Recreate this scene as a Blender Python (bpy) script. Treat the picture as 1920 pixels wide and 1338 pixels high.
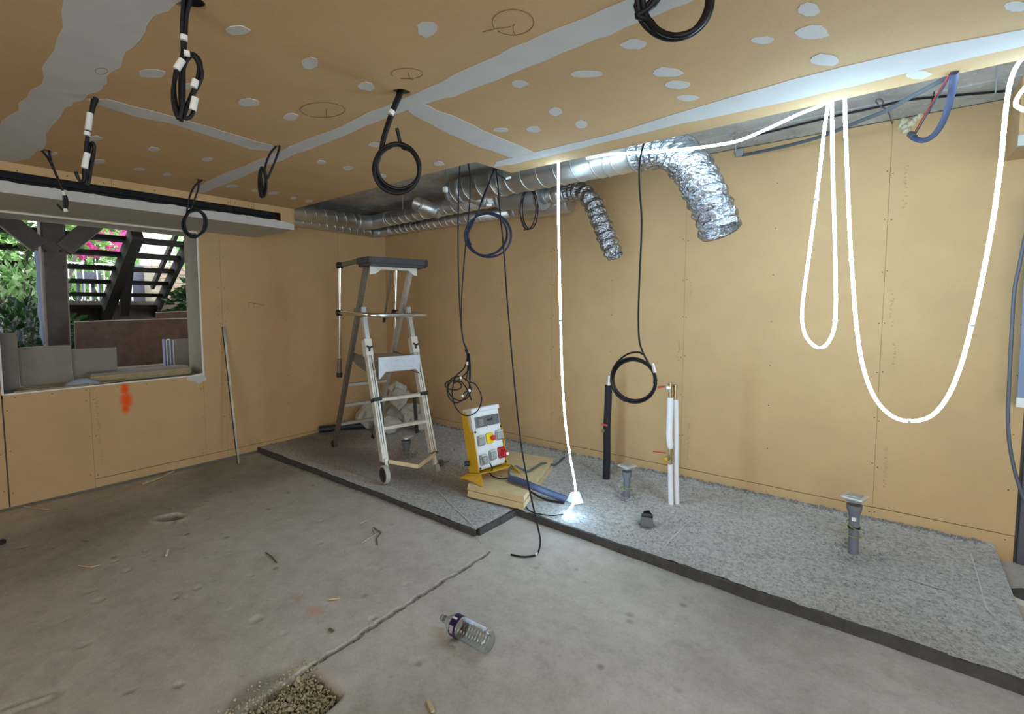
import bpy, bmesh, math, random
import numpy as np
from math import radians, sin, cos, pi
from mathutils import Vector, noise, Matrix

for _o in list(bpy.data.objects):
    bpy.data.objects.remove(_o)
SC = bpy.context.scene
COL = SC.collection
rnd = random.Random(7)

# ------------------------------------------------------------------ camera, sky, exposure
F, CX, CY = 896.6, 960.0, 635.8                # focal length and principal point for a 1920 x 1338 frame
YAW, PITCH = radians(-37.594), radians(3.9526)
CAM = Vector((4.790, -3.703, 1.422))
_f = Vector((sin(YAW) * cos(PITCH), cos(YAW) * cos(PITCH), -sin(PITCH)))
_r = Vector((cos(YAW), -sin(YAW), 0))
_d = _f.cross(_r)
cam = bpy.data.cameras.new('camera')
camo = bpy.data.objects.new('camera', cam)
COL.objects.link(camo)
camo.matrix_world = Matrix(((_r.x, -_d.x, -_f.x, CAM.x), (_r.y, -_d.y, -_f.y, CAM.y), (_r.z, -_d.z, -_f.z, CAM.z), (0, 0, 0, 1)))
cam.sensor_fit = 'HORIZONTAL'
cam.sensor_width = 36
cam.lens = F * 36 / 1920
cam.shift_y = -(669 - CY) / 1920
cam.clip_start = 0.02
SC.camera = camo

W = bpy.data.worlds.new('overcast_sky')
SC.world = W
W.use_nodes = True
_bg = W.node_tree.nodes['Background']
_bg.inputs['Color'].default_value = (0.93, 0.97, 1.0, 1)
SKY = 4.5
_bg.inputs['Strength'].default_value = SKY

SC.view_settings.view_transform = 'Standard'
SC.view_settings.look = 'None'
SC.view_settings.gamma = 1
SC.view_settings.use_curve_mapping = False
SC.view_settings.exposure = 0.14
LED = 65.0                                     # radiance of the LED strips


# ------------------------------------------------------------------ geometry helpers
def ray(x, y):
    return _r * ((x - CX) / F) + _d * ((y - CY) / F) + _f


def at(x, y, axis, val):
    """the point of the plane axis=val seen at photo position x, y"""
    v = ray(x, y)
    return CAM + v * ((val - CAM[axis]) / v[axis])


def depth(p):
    return (Vector(p) - CAM).dot(_f)


def dep(x, y, d):
    return CAM + ray(x, y) * d


def hang(H):
    """vertical plane through H that faces the room's middle; maps photo positions onto it"""
    n = CAM - H
    n.z = 0
    n.normalize()

    def g(x, y, off=0.0):
        v = ray(x, y)
        return CAM + v * (((H + n * off) - CAM).dot(n) / v.dot(n))
    return g


def lerp_depth(px, d0, d1):
    L = [0.0]
    for a, b in zip(px[:-1], px[1:]):
        L.append(L[-1] + math.hypot(b[0] - a[0], b[1] - a[1]))
    return [dep(p[0], p[1], d0 + (d1 - d0) * l / L[-1]) for p, l in zip(px, L)]


def smooth(pts, n=6, closed=False):
    P = [Vector(p) for p in pts]
    N = len(P)
    if N < 3:
        return P
    out = []
    for i in range(N if closed else N - 1):
        if closed:
            p0, p1, p2, p3 = P[i - 1], P[i], P[(i + 1) % N], P[(i + 2) % N]
        else:
            p1, p2 = P[i], P[i + 1]
            p0 = P[i - 1] if i else p1 * 2 - p2
            p3 = P[i + 2] if i + 2 < N else p2 * 2 - p1
        for k in range(n):
            t = k / n
            out.append(0.5 * ((2 * p1) + (p2 - p0) * t + (2 * p0 - 5 * p1 + 4 * p2 - p3) * t * t + (3 * p1 - p0 - 3 * p2 + p3) * t ** 3))
    if not closed:
        out.append(P[-1])
    return out


class MB:
    def __init__(self):
        self.v, self.f, self.s = [], [], []

    def add(self, vs, fs, sm=False):
        b = len(self.v)
        self.v += [tuple(p) for p in vs]
        self.f += [[i + b for i in q] for q in fs]
        self.s += [sm] * len(fs)
        return self

    def box(self, c, s, M=None, bev=0.0):
        c = Vector(c)
        x, y, z = [k / 2 for k in s]
        if bev:
            b = min(bev, x * .9, y * .9, z * .9)
            vs, idx = [], {}
            for sx in (-1, 1):
                for sy in (-1, 1):
                    for sz in (-1, 1):
                        for k in range(3):
                            d = [x - b, y - b, z - b]
                            d[k] += b
                            idx[(sx, sy, sz, k)] = len(vs)
                            vs.append(Vector((sx * d[0], sy * d[1], sz * d[2])))
            fs = []
            for sg in (-1, 1):
                for k in range(3):
                    a, e = [q for q in range(3) if q != k]
                    L = []
                    for u, w in ((-1, -1), (1, -1), (1, 1), (-1, 1)):
                        t = [0, 0, 0]
                        t[k] = sg
                        t[a] = u
                        t[e] = w
                        L.append(idx[(t[0], t[1], t[2], k)])
                    fs.append(L)
            for k in range(3):
                a, e = [q for q in range(3) if q != k]
                for u in (-1, 1):
                    for w in (-1, 1):
                        L = []
                        for t0, kk in ((-1, a), (1, a), (1, e), (-1, e)):
                            t = [0, 0, 0]
                            t[k] = t0
                            t[a] = u
                            t[e] = w
                            L.append(idx[(t[0], t[1], t[2], kk)])
                        fs.append(L)
            for sx in (-1, 1):
                for sy in (-1, 1):
                    for sz in (-1, 1):
                        fs.append([idx[(sx, sy, sz, k)] for k in range(3)])
            cen = Vector((0, 0, 0))
            ff = []
            for q in fs:
                n = (vs[q[1]] - vs[q[0]]).cross(vs[q[2]] - vs[q[1]])
                m = sum((vs[i] for i in q), Vector()) / len(q)
                ff.append(q if n.dot(m - cen) > 0 else q[::-1])
            fs = ff
        else:
            vs = [Vector((a * x, b * y, e * z)) for a in (-1, 1) for b in (-1, 1) for e in (-1, 1)]
            fs = [[0, 1, 3, 2], [4, 6, 7, 5], [0, 4, 5, 1], [2, 3, 7, 6], [0, 2, 6, 4], [1, 5, 7, 3]]
        if M is not None:
            vs = [M @ q for q in vs]
        return self.add([q + c for q in vs], fs)

    def span(self, a, b, bev=0.0):
        a, b = Vector(a), Vector(b)
        return self.box((a + b) / 2, [abs(k) for k in (b - a)], None, bev)

    def bar(self, p0, p1, w, h, up=(0, 0, 1), bev=0.0):
        """beam from p0 to p1; w across, h along 'up'"""
        p0, p1 = Vector(p0), Vector(p1)
        t = (p1 - p0)
        L = t.length
        t.normalize()
        u = Vector(up)
        s = t.cross(u)
        if s.length < 1e-6:
            s = t.cross(Vector((1, 0, 0)))
        s.normalize()
        u = s.cross(t)
        M = Matrix((t, s, u)).transposed()
        return self.box((p0 + p1) / 2, (L, w, h), M, bev)

    def tube(self, pts, r, seg=8, caps=True, closed=False, sm=True, flat=None):
        P = [Vector(p) for p in pts]
        n = len(P)
        R = list(r) if hasattr(r, '__len__') else [r] * n
        T = []
        for i in range(n):
            a = P[i - 1] if (i or closed) else P[0]
            b = P[(i + 1) % n] if (i < n - 1 or closed) else P[-1]
            t = b - a
            T.append(t.normalized() if t.length > 1e-9 else Vector((0, 0, 1)))
        u = T[0].orthogonal().normalized()
        vs = []
        for i in range(n):
            u = (u - T[i] * u.dot(T[i]))
            u = u.normalized() if u.length > 1e-6 else T[i].orthogonal().normalized()
            w = T[i].cross(u)
            for k in range(seg):
                a = 2 * pi * k / seg
                vs.append(P[i] + (u * cos(a) + w * sin(a) * (flat or 1)) * R[i])
        fs = []
        for i in range(n if closed else n - 1):
            j = (i + 1) % n
            for k in range(seg):
                m = (k + 1) % seg
                fs.append([i * seg + k, i * seg + m, j * seg + m, j * seg + k])
        self.add(vs, fs, sm)
        if caps and not closed:
            self.add(vs[:seg], [list(range(seg))[::-1]])
            self.add(vs[-seg:], [list(range(seg))])
        return self

    def lathe(self, o, ax, prof, seg=24, sm=True, cap=(True, True)):
        """prof: (distance along ax, radius)"""
        o, ax = Vector(o), Vector(ax).normalized()
        u = ax.orthogonal().normalized()
        w = ax.cross(u)
        vs = [o + ax * h + (u * cos(2 * pi * k / seg) + w * sin(2 * pi * k / seg)) * r for h, r in prof for k in range(seg)]
        fs = []
        for i in range(len(prof) - 1):
            for k in range(seg):
                m = (k + 1) % seg
                fs.append([i * seg + k, i * seg + m, (i + 1) * seg + m, (i + 1) * seg + k])
        self.add(vs, fs, sm)
        if cap[0]:
            self.add(vs[:seg], [list(range(seg))[::-1]])
        if cap[1]:
            self.add(vs[-seg:], [list(range(seg))])
        return self

    def prism(self, poly, d):
        """extrude a 3-D polygon by the vector d"""
        P = [Vector(p) for p in poly]
        d = Vector(d)
        n = len(P)
        nrm = Vector()
        for i in range(n):
            nrm += P[i].cross(P[(i + 1) % n])
        if nrm.dot(d) > 0:
            P = P[::-1]
        fs = [list(range(n)), list(range(2 * n - 1, n - 1, -1))]
        for i in range(n):
            j = (i + 1) % n
            fs.append([i, i + n, j + n, j])
        return self.add(P + [p + d for p in P], fs)


OFF = {}


def _mat(o, m):
    if m is not None:
        for k in (m if isinstance(m, (list, tuple)) else [m]):
            o.data.materials.append(k)


def obj(name, mb, m, parent=None, origin=None):
    if parent is not None:
        off = OFF[parent.name]
    elif origin is not None:
        off = Vector(origin)
    else:
        V = np.array(mb.v)
        off = Vector(((V[:, 0].min() + V[:, 0].max()) / 2, (V[:, 1].min() + V[:, 1].max()) / 2, V[:, 2].min()))
    me = bpy.data.meshes.new(name)
    me.from_pydata([(p[0] - off.x, p[1] - off.y, p[2] - off.z) for p in mb.v], [], mb.f)
    me.polygons.foreach_set('use_smooth', mb.s)
    me.update()
    o = bpy.data.objects.new(name, me)
    COL.objects.link(o)
    if parent is not None:
        o.parent = parent
    else:
        o.location = off
    OFF[o.name] = off
    _mat(o, m)
    return o


def thing(name, loc, label=None, cat=None, group=None, kind=None):
    o = bpy.data.objects.new(name, None)
    o.empty_display_size = .05
    COL.objects.link(o)
    o.location = loc
    OFF[o.name] = Vector(loc)
    return tag(o, label, cat, group, kind)


def tag(o, label=None, cat=None, group=None, kind=None):
    for k, v in (('label', label), ('category', cat), ('group', group), ('kind', kind)):
        if v:
            o[k] = v
    return o


# ------------------------------------------------------------------ materials
def srgb(r, g, b):
    return tuple(((c / 255) / 12.92 if c / 255 <= .04045 else ((c / 255 + .055) / 1.055) ** 2.4) for c in (r, g, b)) + (1,)


class Nodes:
    def __init__(self, name):
        self.m = bpy.data.materials.new(name)
        self.m.use_nodes = True
        self.t = self.m.node_tree
        self.b = self.t.nodes['Principled BSDF']

    def n(self, typ, **kw):
        o = self.t.nodes.new('ShaderNode' + typ)
        for k, v in kw.items():
            if k in o.inputs:
                o.inputs[k].default_value = v
            else:
                setattr(o, k, v)
        return o

    def l(self, a, b):
        self.t.links.new(a, b)

    def noise(self, scale, detail=4, rough=.6, co=None):
        o = self.n('TexNoise', Scale=scale, Detail=detail, Roughness=rough)
        if co is not None:
            self.l(co, o.inputs['Vector'])
        return o.outputs['Fac']

    def ramp(self, fac, stops):
        o = self.n('ValToRGB')
        e = o.color_ramp.elements
        while len(e) < len(stops):
            e.new(.5)
        for k, (p, c) in enumerate(stops):
            e[k].position = p
            e[k].color = c if len(c) == 4 else tuple(c) + (1,)
        self.l(fac, o.inputs['Fac'])
        return o.outputs['Color']

    def mix(self, fac, a, b, mode='MIX'):
        o = self.n('Mix', data_type='RGBA', blend_type=mode)
        for s, v in ((0, fac), (6, a), (7, b)):
            if hasattr(v, 'links'):
                self.l(v, o.inputs[s])
            else:
                o.inputs[s].default_value = v
        return o.outputs[2]

    def math(self, op, a, b=0.0, clamp=False):
        o = self.n('Math', operation=op, use_clamp=clamp)
        for s, v in ((0, a), (1, b)):
            if hasattr(v, 'links'):
                self.l(v, o.inputs[s])
            else:
                o.inputs[s].default_value = v
        return o.outputs[0]

    def bump(self, h, strength=.3, dist=.01):
        o = self.n('Bump', Strength=strength, Distance=dist)
        self.l(h, o.inputs['Height'])
        self.l(o.outputs['Normal'], self.b.inputs['Normal'])

    def pos(self):
        return self.n('NewGeometry').outputs['Position']


def simple(name, c, rough=.6, metal=0.0, var=.0, scale=20, bump=0.0, bscale=60, spec=None):
    N = Nodes(name)
    N.b.inputs['Roughness'].default_value = rough
    N.b.inputs['Metallic'].default_value = metal
    if spec is not None:
        N.b.inputs['Specular IOR Level'].default_value = spec
    if var:
        co = N.pos()
        f = N.noise(scale, 5, .6, co)
        a = tuple(k * (1 - var) for k in c[:3]) + (1,)
        b = tuple(min(1, k * (1 + var)) for k in c[:3]) + (1,)
        N.l(N.ramp(f, [(.3, a), (.7, b)]), N.b.inputs['Base Color'])
    else:
        N.b.inputs['Base Color'].default_value = c
    if bump:
        N.bump(N.noise(bscale, 4, .6, N.pos()), bump, .004)
    return N.m


def board_material(name, base, spray=False):
    """orange fire-rated plasterboard: paper facing with faint mottling and handling marks"""
    N = Nodes(name)
    co = N.pos()
    f1 = N.noise(3.0, 4, .6, co)
    f2 = N.noise(160, 2, .5, co)
    a = tuple(k * .93 for k in base[:3]) + (1,)
    b = tuple(min(1, k * 1.05) for k in base[:3]) + (1,)
    c = N.ramp(f1, [(.3, a), (.7, b)])
    c = N.mix(.12, c, N.ramp(f2, [(.35, tuple(k * .7 for k in base[:3])), (.65, tuple(min(1, k * 1.15) for k in base[:3]))]))
    info = N.n('ObjectInfo')
    c = N.mix(N.math('MULTIPLY', info.outputs['Random'], .10), c, tuple(k * .82 for k in base[:3]) + (1,))
    if spray:
        sep = N.n('SeparateXYZ')
        N.l(co, sep.inputs[0])

        def blob(y0, z0, ry, rz):
            dy = N.math('DIVIDE', N.math('SUBTRACT', sep.outputs[1], y0), ry)
            dz = N.math('DIVIDE', N.math('SUBTRACT', sep.outputs[2], z0), rz)
            q = N.math('ADD', N.math('MULTIPLY', dy, dy), N.math('MULTIPLY', dz, dz))
            return N.math('SUBTRACT', 1.0, q, True)
        p1, p2, p3 = at(234, 729, 0, 0), at(237, 750, 0, 0), at(236, 765, 0, 0)
        m = N.math('MAXIMUM', N.math('MAXIMUM', blob(p1.y, p1.z, .036, .06), blob(p2.y, p2.z, .05, .085)), blob(p3.y, p3.z, .03, .05))
        nz = N.noise(160, 3, .7, co)
        m = N.math('MULTIPLY', N.math('MULTIPLY', m, 1.5), N.math('ADD', N.math('MULTIPLY', nz, 1.2), .15), True)
        c = N.mix(m, c, srgb(240, 88, 18))
    N.l(c, N.b.inputs['Base Color'])
    N.b.inputs['Roughness'].default_value = .85
    N.b.inputs['Specular IOR Level'].default_value = .25
    N.bump(f2, .05, .001)
    return N.m


BOARD = srgb(198, 165, 120)
M = {}
M['board'] = board_material('orange_plasterboard', BOARD)
M['board_spray'] = board_material('orange_plasterboard_with_spray_mark', BOARD, True)
M['board_edge'] = simple('plasterboard_core', srgb(205, 196, 182), .9, var=.1)
M['compound'] = simple('joint_compound', srgb(197, 195, 190), .9, var=.05, scale=8, bump=.08, bscale=90)
M['white_primer'] = simple('white_primed_board', srgb(182, 176, 162), .85, var=.06, scale=6)
M['reveal'] = simple('grey_reveal_board', srgb(122, 115, 100), .9, var=.08, scale=9)
M['bead'] = simple('white_corner_bead', srgb(225, 222, 214), .6)
M['black'] = simple('black_void', srgb(22, 22, 22), .8)
M['screw'] = simple('dark_screw', srgb(60, 48, 36), .5, .6)
M['mark'] = simple('print_ink', srgb(168, 134, 92), .9)
M['pencil'] = simple('pencil_line', srgb(134, 102, 66), .9)
M['cable'] = simple('black_cable', srgb(24, 23, 28), .48, spec=.3)
M['cable_blue'] = simple('navy_cable', srgb(32, 36, 60), .48, spec=.3)
M['cable_grey'] = simple('grey_conduit', srgb(88, 92, 100), .5)
M['blue_conduit'] = simple('blue_conduit', srgb(66, 78, 108), .55)
M['dark_conduit'] = simple('dark_blue_pipe', srgb(34, 38, 52), .5)
M['white_tape'] = simple('white_label_tape', srgb(226, 225, 220), .6)
M['alu'] = simple('dull_aluminium', srgb(196, 194, 188), .42, .75, var=.1, scale=25)
M['alu_dark'] = simple('worn_dark_aluminium', srgb(120, 112, 102), .5, .6, var=.2, scale=40)
M['chrome'] = simple('polished_tube', srgb(220, 218, 212), .16, .95, var=.08, scale=14)
M['white_alu'] = simple('pale_painted_aluminium', srgb(216, 212, 198), .45, .25, var=.08, scale=30)
M['black_plastic'] = simple('black_plastic', srgb(30, 29, 28), .5)
M['grey_plastic'] = simple('dark_grey_plastic', srgb(58, 58, 60), .5, var=.25, scale=40)
M['tyre'] = simple('pale_rubber_tyre', srgb(186, 184, 176), .7)
M['galv'] = simple('galvanised_steel', srgb(214, 213, 208), .36, .85, var=.1, scale=6)
M['galv_dull'] = simple('dull_galvanised_fitting', srgb(190, 194, 198), .42, .8, var=.08, scale=8)
M['pvc'] = simple('grey_pvc', srgb(112, 116, 122), .5, var=.06)
M['steel'] = simple('stainless_steel', srgb(214, 214, 208), .35, .45, var=.1, scale=30)
M['brass'] = simple('nickel_brass', srgb(186, 172, 136), .3, .9)
M['red'] = simple('red_lever', srgb(170, 48, 38), .5)
M['insul_black'] = simple('black_foam_insulation', srgb(30, 30, 32), .9, bump=.2, bscale=120)
M['insul_white'] = simple('white_foam_insulation', srgb(228, 228, 230), .75, var=.04)
M['earth'] = simple('green_yellow_earth_wire', srgb(150, 160, 90), .5)
M['wood_pale'] = simple('pale_planed_wood', srgb(216, 194, 150), .6, var=.09, scale=12)
M['yellow'] = simple('yellow_powder_coat', srgb(214, 168, 30), .5, var=.06)
M['box_white'] = simple('pale_grey_abs', srgb(214, 216, 216), .45)
M['socket_grey'] = simple('grey_socket_lid', srgb(150, 152, 150), .35, var=.15, scale=80)
M['smoke'] = simple('smoked_window', srgb(96, 98, 100), .2, var=.2, scale=90)
M['socket_red'] = simple('red_socket', srgb(170, 22, 34), .4)
M['stop_yellow'] = simple('yellow_switch_plate', srgb(238, 200, 10), .45)
M['stop_red'] = simple('red_stop_button', srgb(196, 50, 36), .4)
M['paper'] = simple('white_scrap', srgb(226, 228, 228), .7)
M['splinter'] = simple('raw_split_wood', srgb(196, 176, 142), .8, var=.12, scale=60)
M['twig'] = simple('grey_wire_scrap', srgb(104, 92, 74), .8)
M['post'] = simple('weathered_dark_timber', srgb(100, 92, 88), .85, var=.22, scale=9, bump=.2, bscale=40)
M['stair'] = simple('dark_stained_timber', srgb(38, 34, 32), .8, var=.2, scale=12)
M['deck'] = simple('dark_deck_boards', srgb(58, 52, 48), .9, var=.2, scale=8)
M['tarp'] = simple('pale_blue_film', srgb(186, 204, 240), .5)
M['cement'] = simple('grey_cement_board', srgb(140, 134, 122), .9, var=.09, scale=10, bump=.1)
M['ply'] = simple('brown_film_plywood', srgb(104, 78, 62), .6, var=.25, scale=14)
M['ply_edge'] = simple('pale_plywood_edge', srgb(206, 196, 180), .7)
M['stack_blue'] = simple('blue_grey_board_edge', srgb(120, 128, 158), .7)
M['pile_side'] = simple('tan_board_side', srgb(172, 152, 116), .8, var=.15, scale=20)
M['leaf'] = None
M['film'] = simple('crumpled_clear_film', srgb(176, 190, 212), .25)
M['terrace'] = simple('dark_garden_soil', srgb(58, 52, 44), .95, var=.3, scale=8)
M['retain'] = simple('mossy_retaining_wall', srgb(78, 72, 62), .95, var=.25, scale=5, bump=.3)
M['brick'] = simple('sandy_brick', srgb(150, 136, 116), .9, var=.2, scale=9, bump=.2)
M['mortar'] = simple('mortar', srgb(160, 152, 140), .95)
M['white_paint'] = simple('white_painted_board', srgb(228, 228, 226), .6)
M['planter'] = simple('grey_planter', srgb(96, 100, 116), .6, var=.08)
M['pot'] = simple('dark_glazed_pot', srgb(58, 66, 84), .4)
M['foam'] = simple('pale_expanding_foam', srgb(216, 208, 178), .85, bump=.5, bscale=50)
M['shoe'] = simple('dark_grey_shoe_mesh', srgb(70, 68, 62), .9, var=.2, scale=120)
M['sole'] = simple('pale_shoe_sole', srgb(206, 202, 186), .6)
M['blue_sheet'] = simple('blue_grey_sheet', srgb(118, 132, 160), .5)
M['trim_grey'] = simple('grey_door_jamb', srgb(84, 84, 92), .6)
M['navy_label'] = simple('navy_label', srgb(30, 26, 70), .4)


def leaf_mat(name, c1, c2, tr=.35):
    N = Nodes(name)
    info = N.n('NewGeometry')
    c = N.ramp(info.outputs['Random Per Island'], [(0, c1), (1, c2)])
    N.l(c, N.b.inputs['Base Color'])
    N.b.inputs['Roughness'].default_value = .45
    t = N.n('BsdfTranslucent')
    N.l(c, t.inputs['Color'])
    mx = N.n('MixShader')
    mx.inputs[0].default_value = tr
    N.l(N.b.outputs[0], mx.inputs[1])
    N.l(t.outputs[0], mx.inputs[2])
    N.l(mx.outputs[0], N.t.nodes['Material Output'].inputs['Surface'])
    return N.m


M['leaf'] = leaf_mat('mid_green_leaves', srgb(52, 92, 38), srgb(128, 170, 84))
M['leaf_dark'] = leaf_mat('dark_glossy_leaves', srgb(26, 52, 26), srgb(62, 104, 52), .2)
M['leaf_pale'] = leaf_mat('pale_green_leaves', srgb(120, 176, 96), srgb(196, 224, 170), .45)
M['petal'] = leaf_mat('pink_petals', srgb(226, 70, 168), srgb(246, 130, 206), .4)


def led_material():
    N = Nodes('led_strip_glow')
    e = N.n('Emission', Color=(.52, .77, 1.0, 1), Strength=LED)
    N.l(e.outputs[0], N.t.nodes['Material Output'].inputs['Surface'])
    return N.m


M['led'] = led_material()


def foil_material():
    N = Nodes('crumpled_aluminium_foil')
    N.b.inputs['Base Color'].default_value = srgb(182, 183, 187)
    N.b.inputs['Metallic'].default_value = .97
    N.b.inputs['Roughness'].default_value = .2
    co = N.pos()
    v = N.n('TexVoronoi', Scale=34.0, feature='SMOOTH_F1')
    mp = N.n('Mapping')
    mp.inputs['Scale'].default_value = (1, 1, 1.9)
    N.l(co, mp.inputs['Vector'])
    N.l(mp.outputs[0], v.inputs['Vector'])
    h = N.math('ADD', v.outputs['Distance'], N.math('MULTIPLY', N.noise(70, 3, .6, co), .8))
    N.bump(h, .75, .02)
    return N.m


M['foil'] = foil_material()


def floor_material():
    N = Nodes('dusty_concrete_floor')
    co = N.pos()
    f = N.noise(1.1, 6, .62, co)
    f2 = N.noise(9, 6, .7, co)
    f3 = N.noise(70, 4, .7, co)
    c = N.ramp(f, [(.32, srgb(172, 164, 153)), (.52, srgb(196, 189, 179)), (.72, srgb(206, 200, 191))])
    c = N.mix(.5, c, N.ramp(f2, [(.3, srgb(154, 146, 134)), (.55, srgb(198, 191, 181)), (.8, srgb(214, 209, 200))]))
    c = N.mix(.18, c, N.ramp(f3, [(.3, srgb(124, 116, 104)), (.6, srgb(198, 191, 180))]))
    # pock marks with dent shade painted dark into the colour, and two faint washed-out paint marks on the floor
    v = N.n('TexVoronoi', Scale=5.5)
    N.l(co, v.inputs['Vector'])
    pk = N.ramp(v.outputs['Distance'], [(.05, (1, 1, 1)), (.13, (0, 0, 0))])
    pk2 = N.math('MULTIPLY', N.math('MULTIPLY', N.ramp(N.noise(2.3, 3, .6, co), [(.42, (0, 0, 0)), (.55, (1, 1, 1))]), pk), .6)
    c = N.mix(pk2, c, srgb(112, 100, 86))

    def blob(p, rx, ry):
        sep = N.n('SeparateXYZ')
        N.l(co, sep.inputs[0])
        dx = N.math('DIVIDE', N.math('SUBTRACT', sep.outputs[0], p.x), rx)
        dy = N.math('DIVIDE', N.math('SUBTRACT', sep.outputs[1], p.y), ry)
        return N.math('SUBTRACT', 1.0, N.math('ADD', N.math('MULTIPLY', dx, dx), N.math('MULTIPLY', dy, dy)), True)
    for px, rx, ry, k in (((592, 1147), .05, .05, .5), ((555, 1122), .04, .03, .4), ((270, 905), .06, .14, .3)):
        m = N.math('MULTIPLY', N.math('MULTIPLY', blob(at(px[0], px[1], 2, 0), rx, ry), N.noise(30, 3, .7, co)), k * 1.6, True)
        c = N.mix(m, c, srgb(206, 120, 82))
    dt = N.n('Attribute', attribute_name='dirt_shade')
    dc = N.ramp(N.noise(120, 4, .8, co), [(.36, srgb(44, 38, 30)), (.64, srgb(118, 107, 86))])
    c = N.mix(dt.outputs['Fac'], c, dc)
    N.l(c, N.b.inputs['Base Color'])
    N.b.inputs['Roughness'].default_value = .82
    N.b.inputs['Specular IOR Level'].default_value = .3
    N.bump(N.math('ADD', N.math('MULTIPLY', f3, .4), f2), .22, .012)
    return N.m


M['floor'] = floor_material()


def screed_material():
    N = Nodes('rough_grey_screed')
    co = N.pos()
    f1 = N.noise(1.6, 5, .6, co)
    f2 = N.noise(46, 6, .8, co)
    f3 = N.noise(130, 3, .7, co)
    c = N.ramp(f2, [(.39, srgb(84, 83, 82)), (.48, srgb(196, 192, 186)), (.60, srgb(244, 240, 234))])
    c = N.mix(.35, c, N.ramp(f3, [(.35, srgb(134, 132, 130)), (.65, srgb(236, 232, 226))]))
    c = N.mix(.35, c, N.ramp(f1, [(.35, srgb(178, 177, 175)), (.65, srgb(222, 222, 222))]))
    # brown sawdust and dirt trodden in round the ladder
    sep = N.n('SeparateXYZ')
    N.l(co, sep.inputs[0])

    def el(x0, y0, rx, ry):
        dx = N.math('DIVIDE', N.math('SUBTRACT', sep.outputs[0], x0), rx)
        dy = N.math('DIVIDE', N.math('SUBTRACT', sep.outputs[1], y0), ry)
        return N.math('SUBTRACT', 1.0, N.math('ADD', N.math('MULTIPLY', dx, dx), N.math('MULTIPLY', dy, dy)), True)
    st = N.math('MAXIMUM', N.math('MAXIMUM', el(.9, -1.2, 1.0, .30), el(1.9, -1.2, .7, .24)), el(.3, -1.0, .6, .5))
    st = N.math('MULTIPLY', N.math('MULTIPLY', st, N.math('ADD', f1, .25)), 1.1, True)
    c = N.mix(N.math('MULTIPLY', st, .8), c, srgb(118, 100, 82))
    N.l(c, N.b.inputs['Base Color'])
    N.b.inputs['Roughness'].default_value = .92
    N.b.inputs['Specular IOR Level'].default_value = .2
    N.bump(N.math('ADD', f2, N.math('MULTIPLY', f3, .5)), .9, .014)
    return N.m


M['screed'] = screed_material()
M['screed_edge'] = simple('formwork_strip_with_shade', srgb(72, 70, 68), .8, var=.25, scale=18, bump=.3)  # dark border strip, shade of the slab's side included in its colour
M['gravel'] = simple('loose_gravel', srgb(176, 164, 138), .95, var=.25, scale=30, bump=.3)
M['dirt_shade'] = simple('broken_concrete_dirt', srgb(132, 120, 98), .95, var=.25, scale=40, bump=.6)


def slab_material():
    N = Nodes('raw_concrete_soffit')
    co = N.pos()
    f = N.noise(4, 6, .65, co)
    f2 = N.noise(26, 5, .8, co)
    c = N.ramp(f, [(.3, srgb(150, 147, 138)), (.7, srgb(196, 192, 184))])
    c = N.mix(N.math('MULTIPLY', N.ramp(f2, [(.60, (0, 0, 0)), (.66, (1, 1, 1))]), .7), c, srgb(232, 230, 224))
    N.l(c, N.b.inputs['Base Color'])
    N.b.inputs['Roughness'].default_value = .9
    N.bump(f2, .25, .01)
    return N.m


M['slab'] = slab_material()
M['block'] = simple('raw_grey_blockwork', srgb(112, 108, 100), .95, var=.15, scale=7, bump=.2)


def plastic_film():
    N = Nodes('translucent_plastic_sack')
    N.b.inputs['Base Color'].default_value = srgb(222, 218, 206)
    N.b.inputs['Roughness'].default_value = .4
    t = N.n('BsdfTranslucent', Color=srgb(222, 218, 206))
    mx = N.n('MixShader')
    mx.inputs[0].default_value = .35
    N.l(N.b.outputs[0], mx.inputs[1])
    N.l(t.outputs[0], mx.inputs[2])
    N.l(mx.outputs[0], N.t.nodes['Material Output'].inputs['Surface'])
    return N.m


M['sack'] = plastic_film()


def clear_plastic():
    """thin clear bottle wall: see-through, with the gloss of a thin film"""
    N = Nodes('clear_bottle_plastic')
    t = N.n('BsdfTransparent', Color=(.93, .945, .95, 1))
    gl = N.n('BsdfGlossy', Roughness=.07)
    lw = N.n('LayerWeight', Blend=.35)
    f = N.math('ADD', N.math('MULTIPLY', lw.outputs['Facing'], .55), .05, True)
    mx = N.n('MixShader')
    N.l(f, mx.inputs[0])
    N.l(t.outputs[0], mx.inputs[1])
    N.l(gl.outputs[0], mx.inputs[2])
    N.l(mx.outputs[0], N.t.nodes['Material Output'].inputs['Surface'])
    return N.m


M['pet'] = clear_plastic()

# ================================================================== SETTING
CZ = 2.26            # underside of the dropped ceiling
SZ = 2.53            # raw concrete soffit above it
SLAB = 0.06          # nominal top of the raised screed


def slabz(y):
    return .043 + .042 * (1 - min(1.0, abs(y) / 1.2))


def sat(x, y, off=0.0):
    q = at(x, y, 2, SLAB + off)
    for _k in range(5):
        q = at(x, y, 2, slabz(q.y) + off)
    return q


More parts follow.
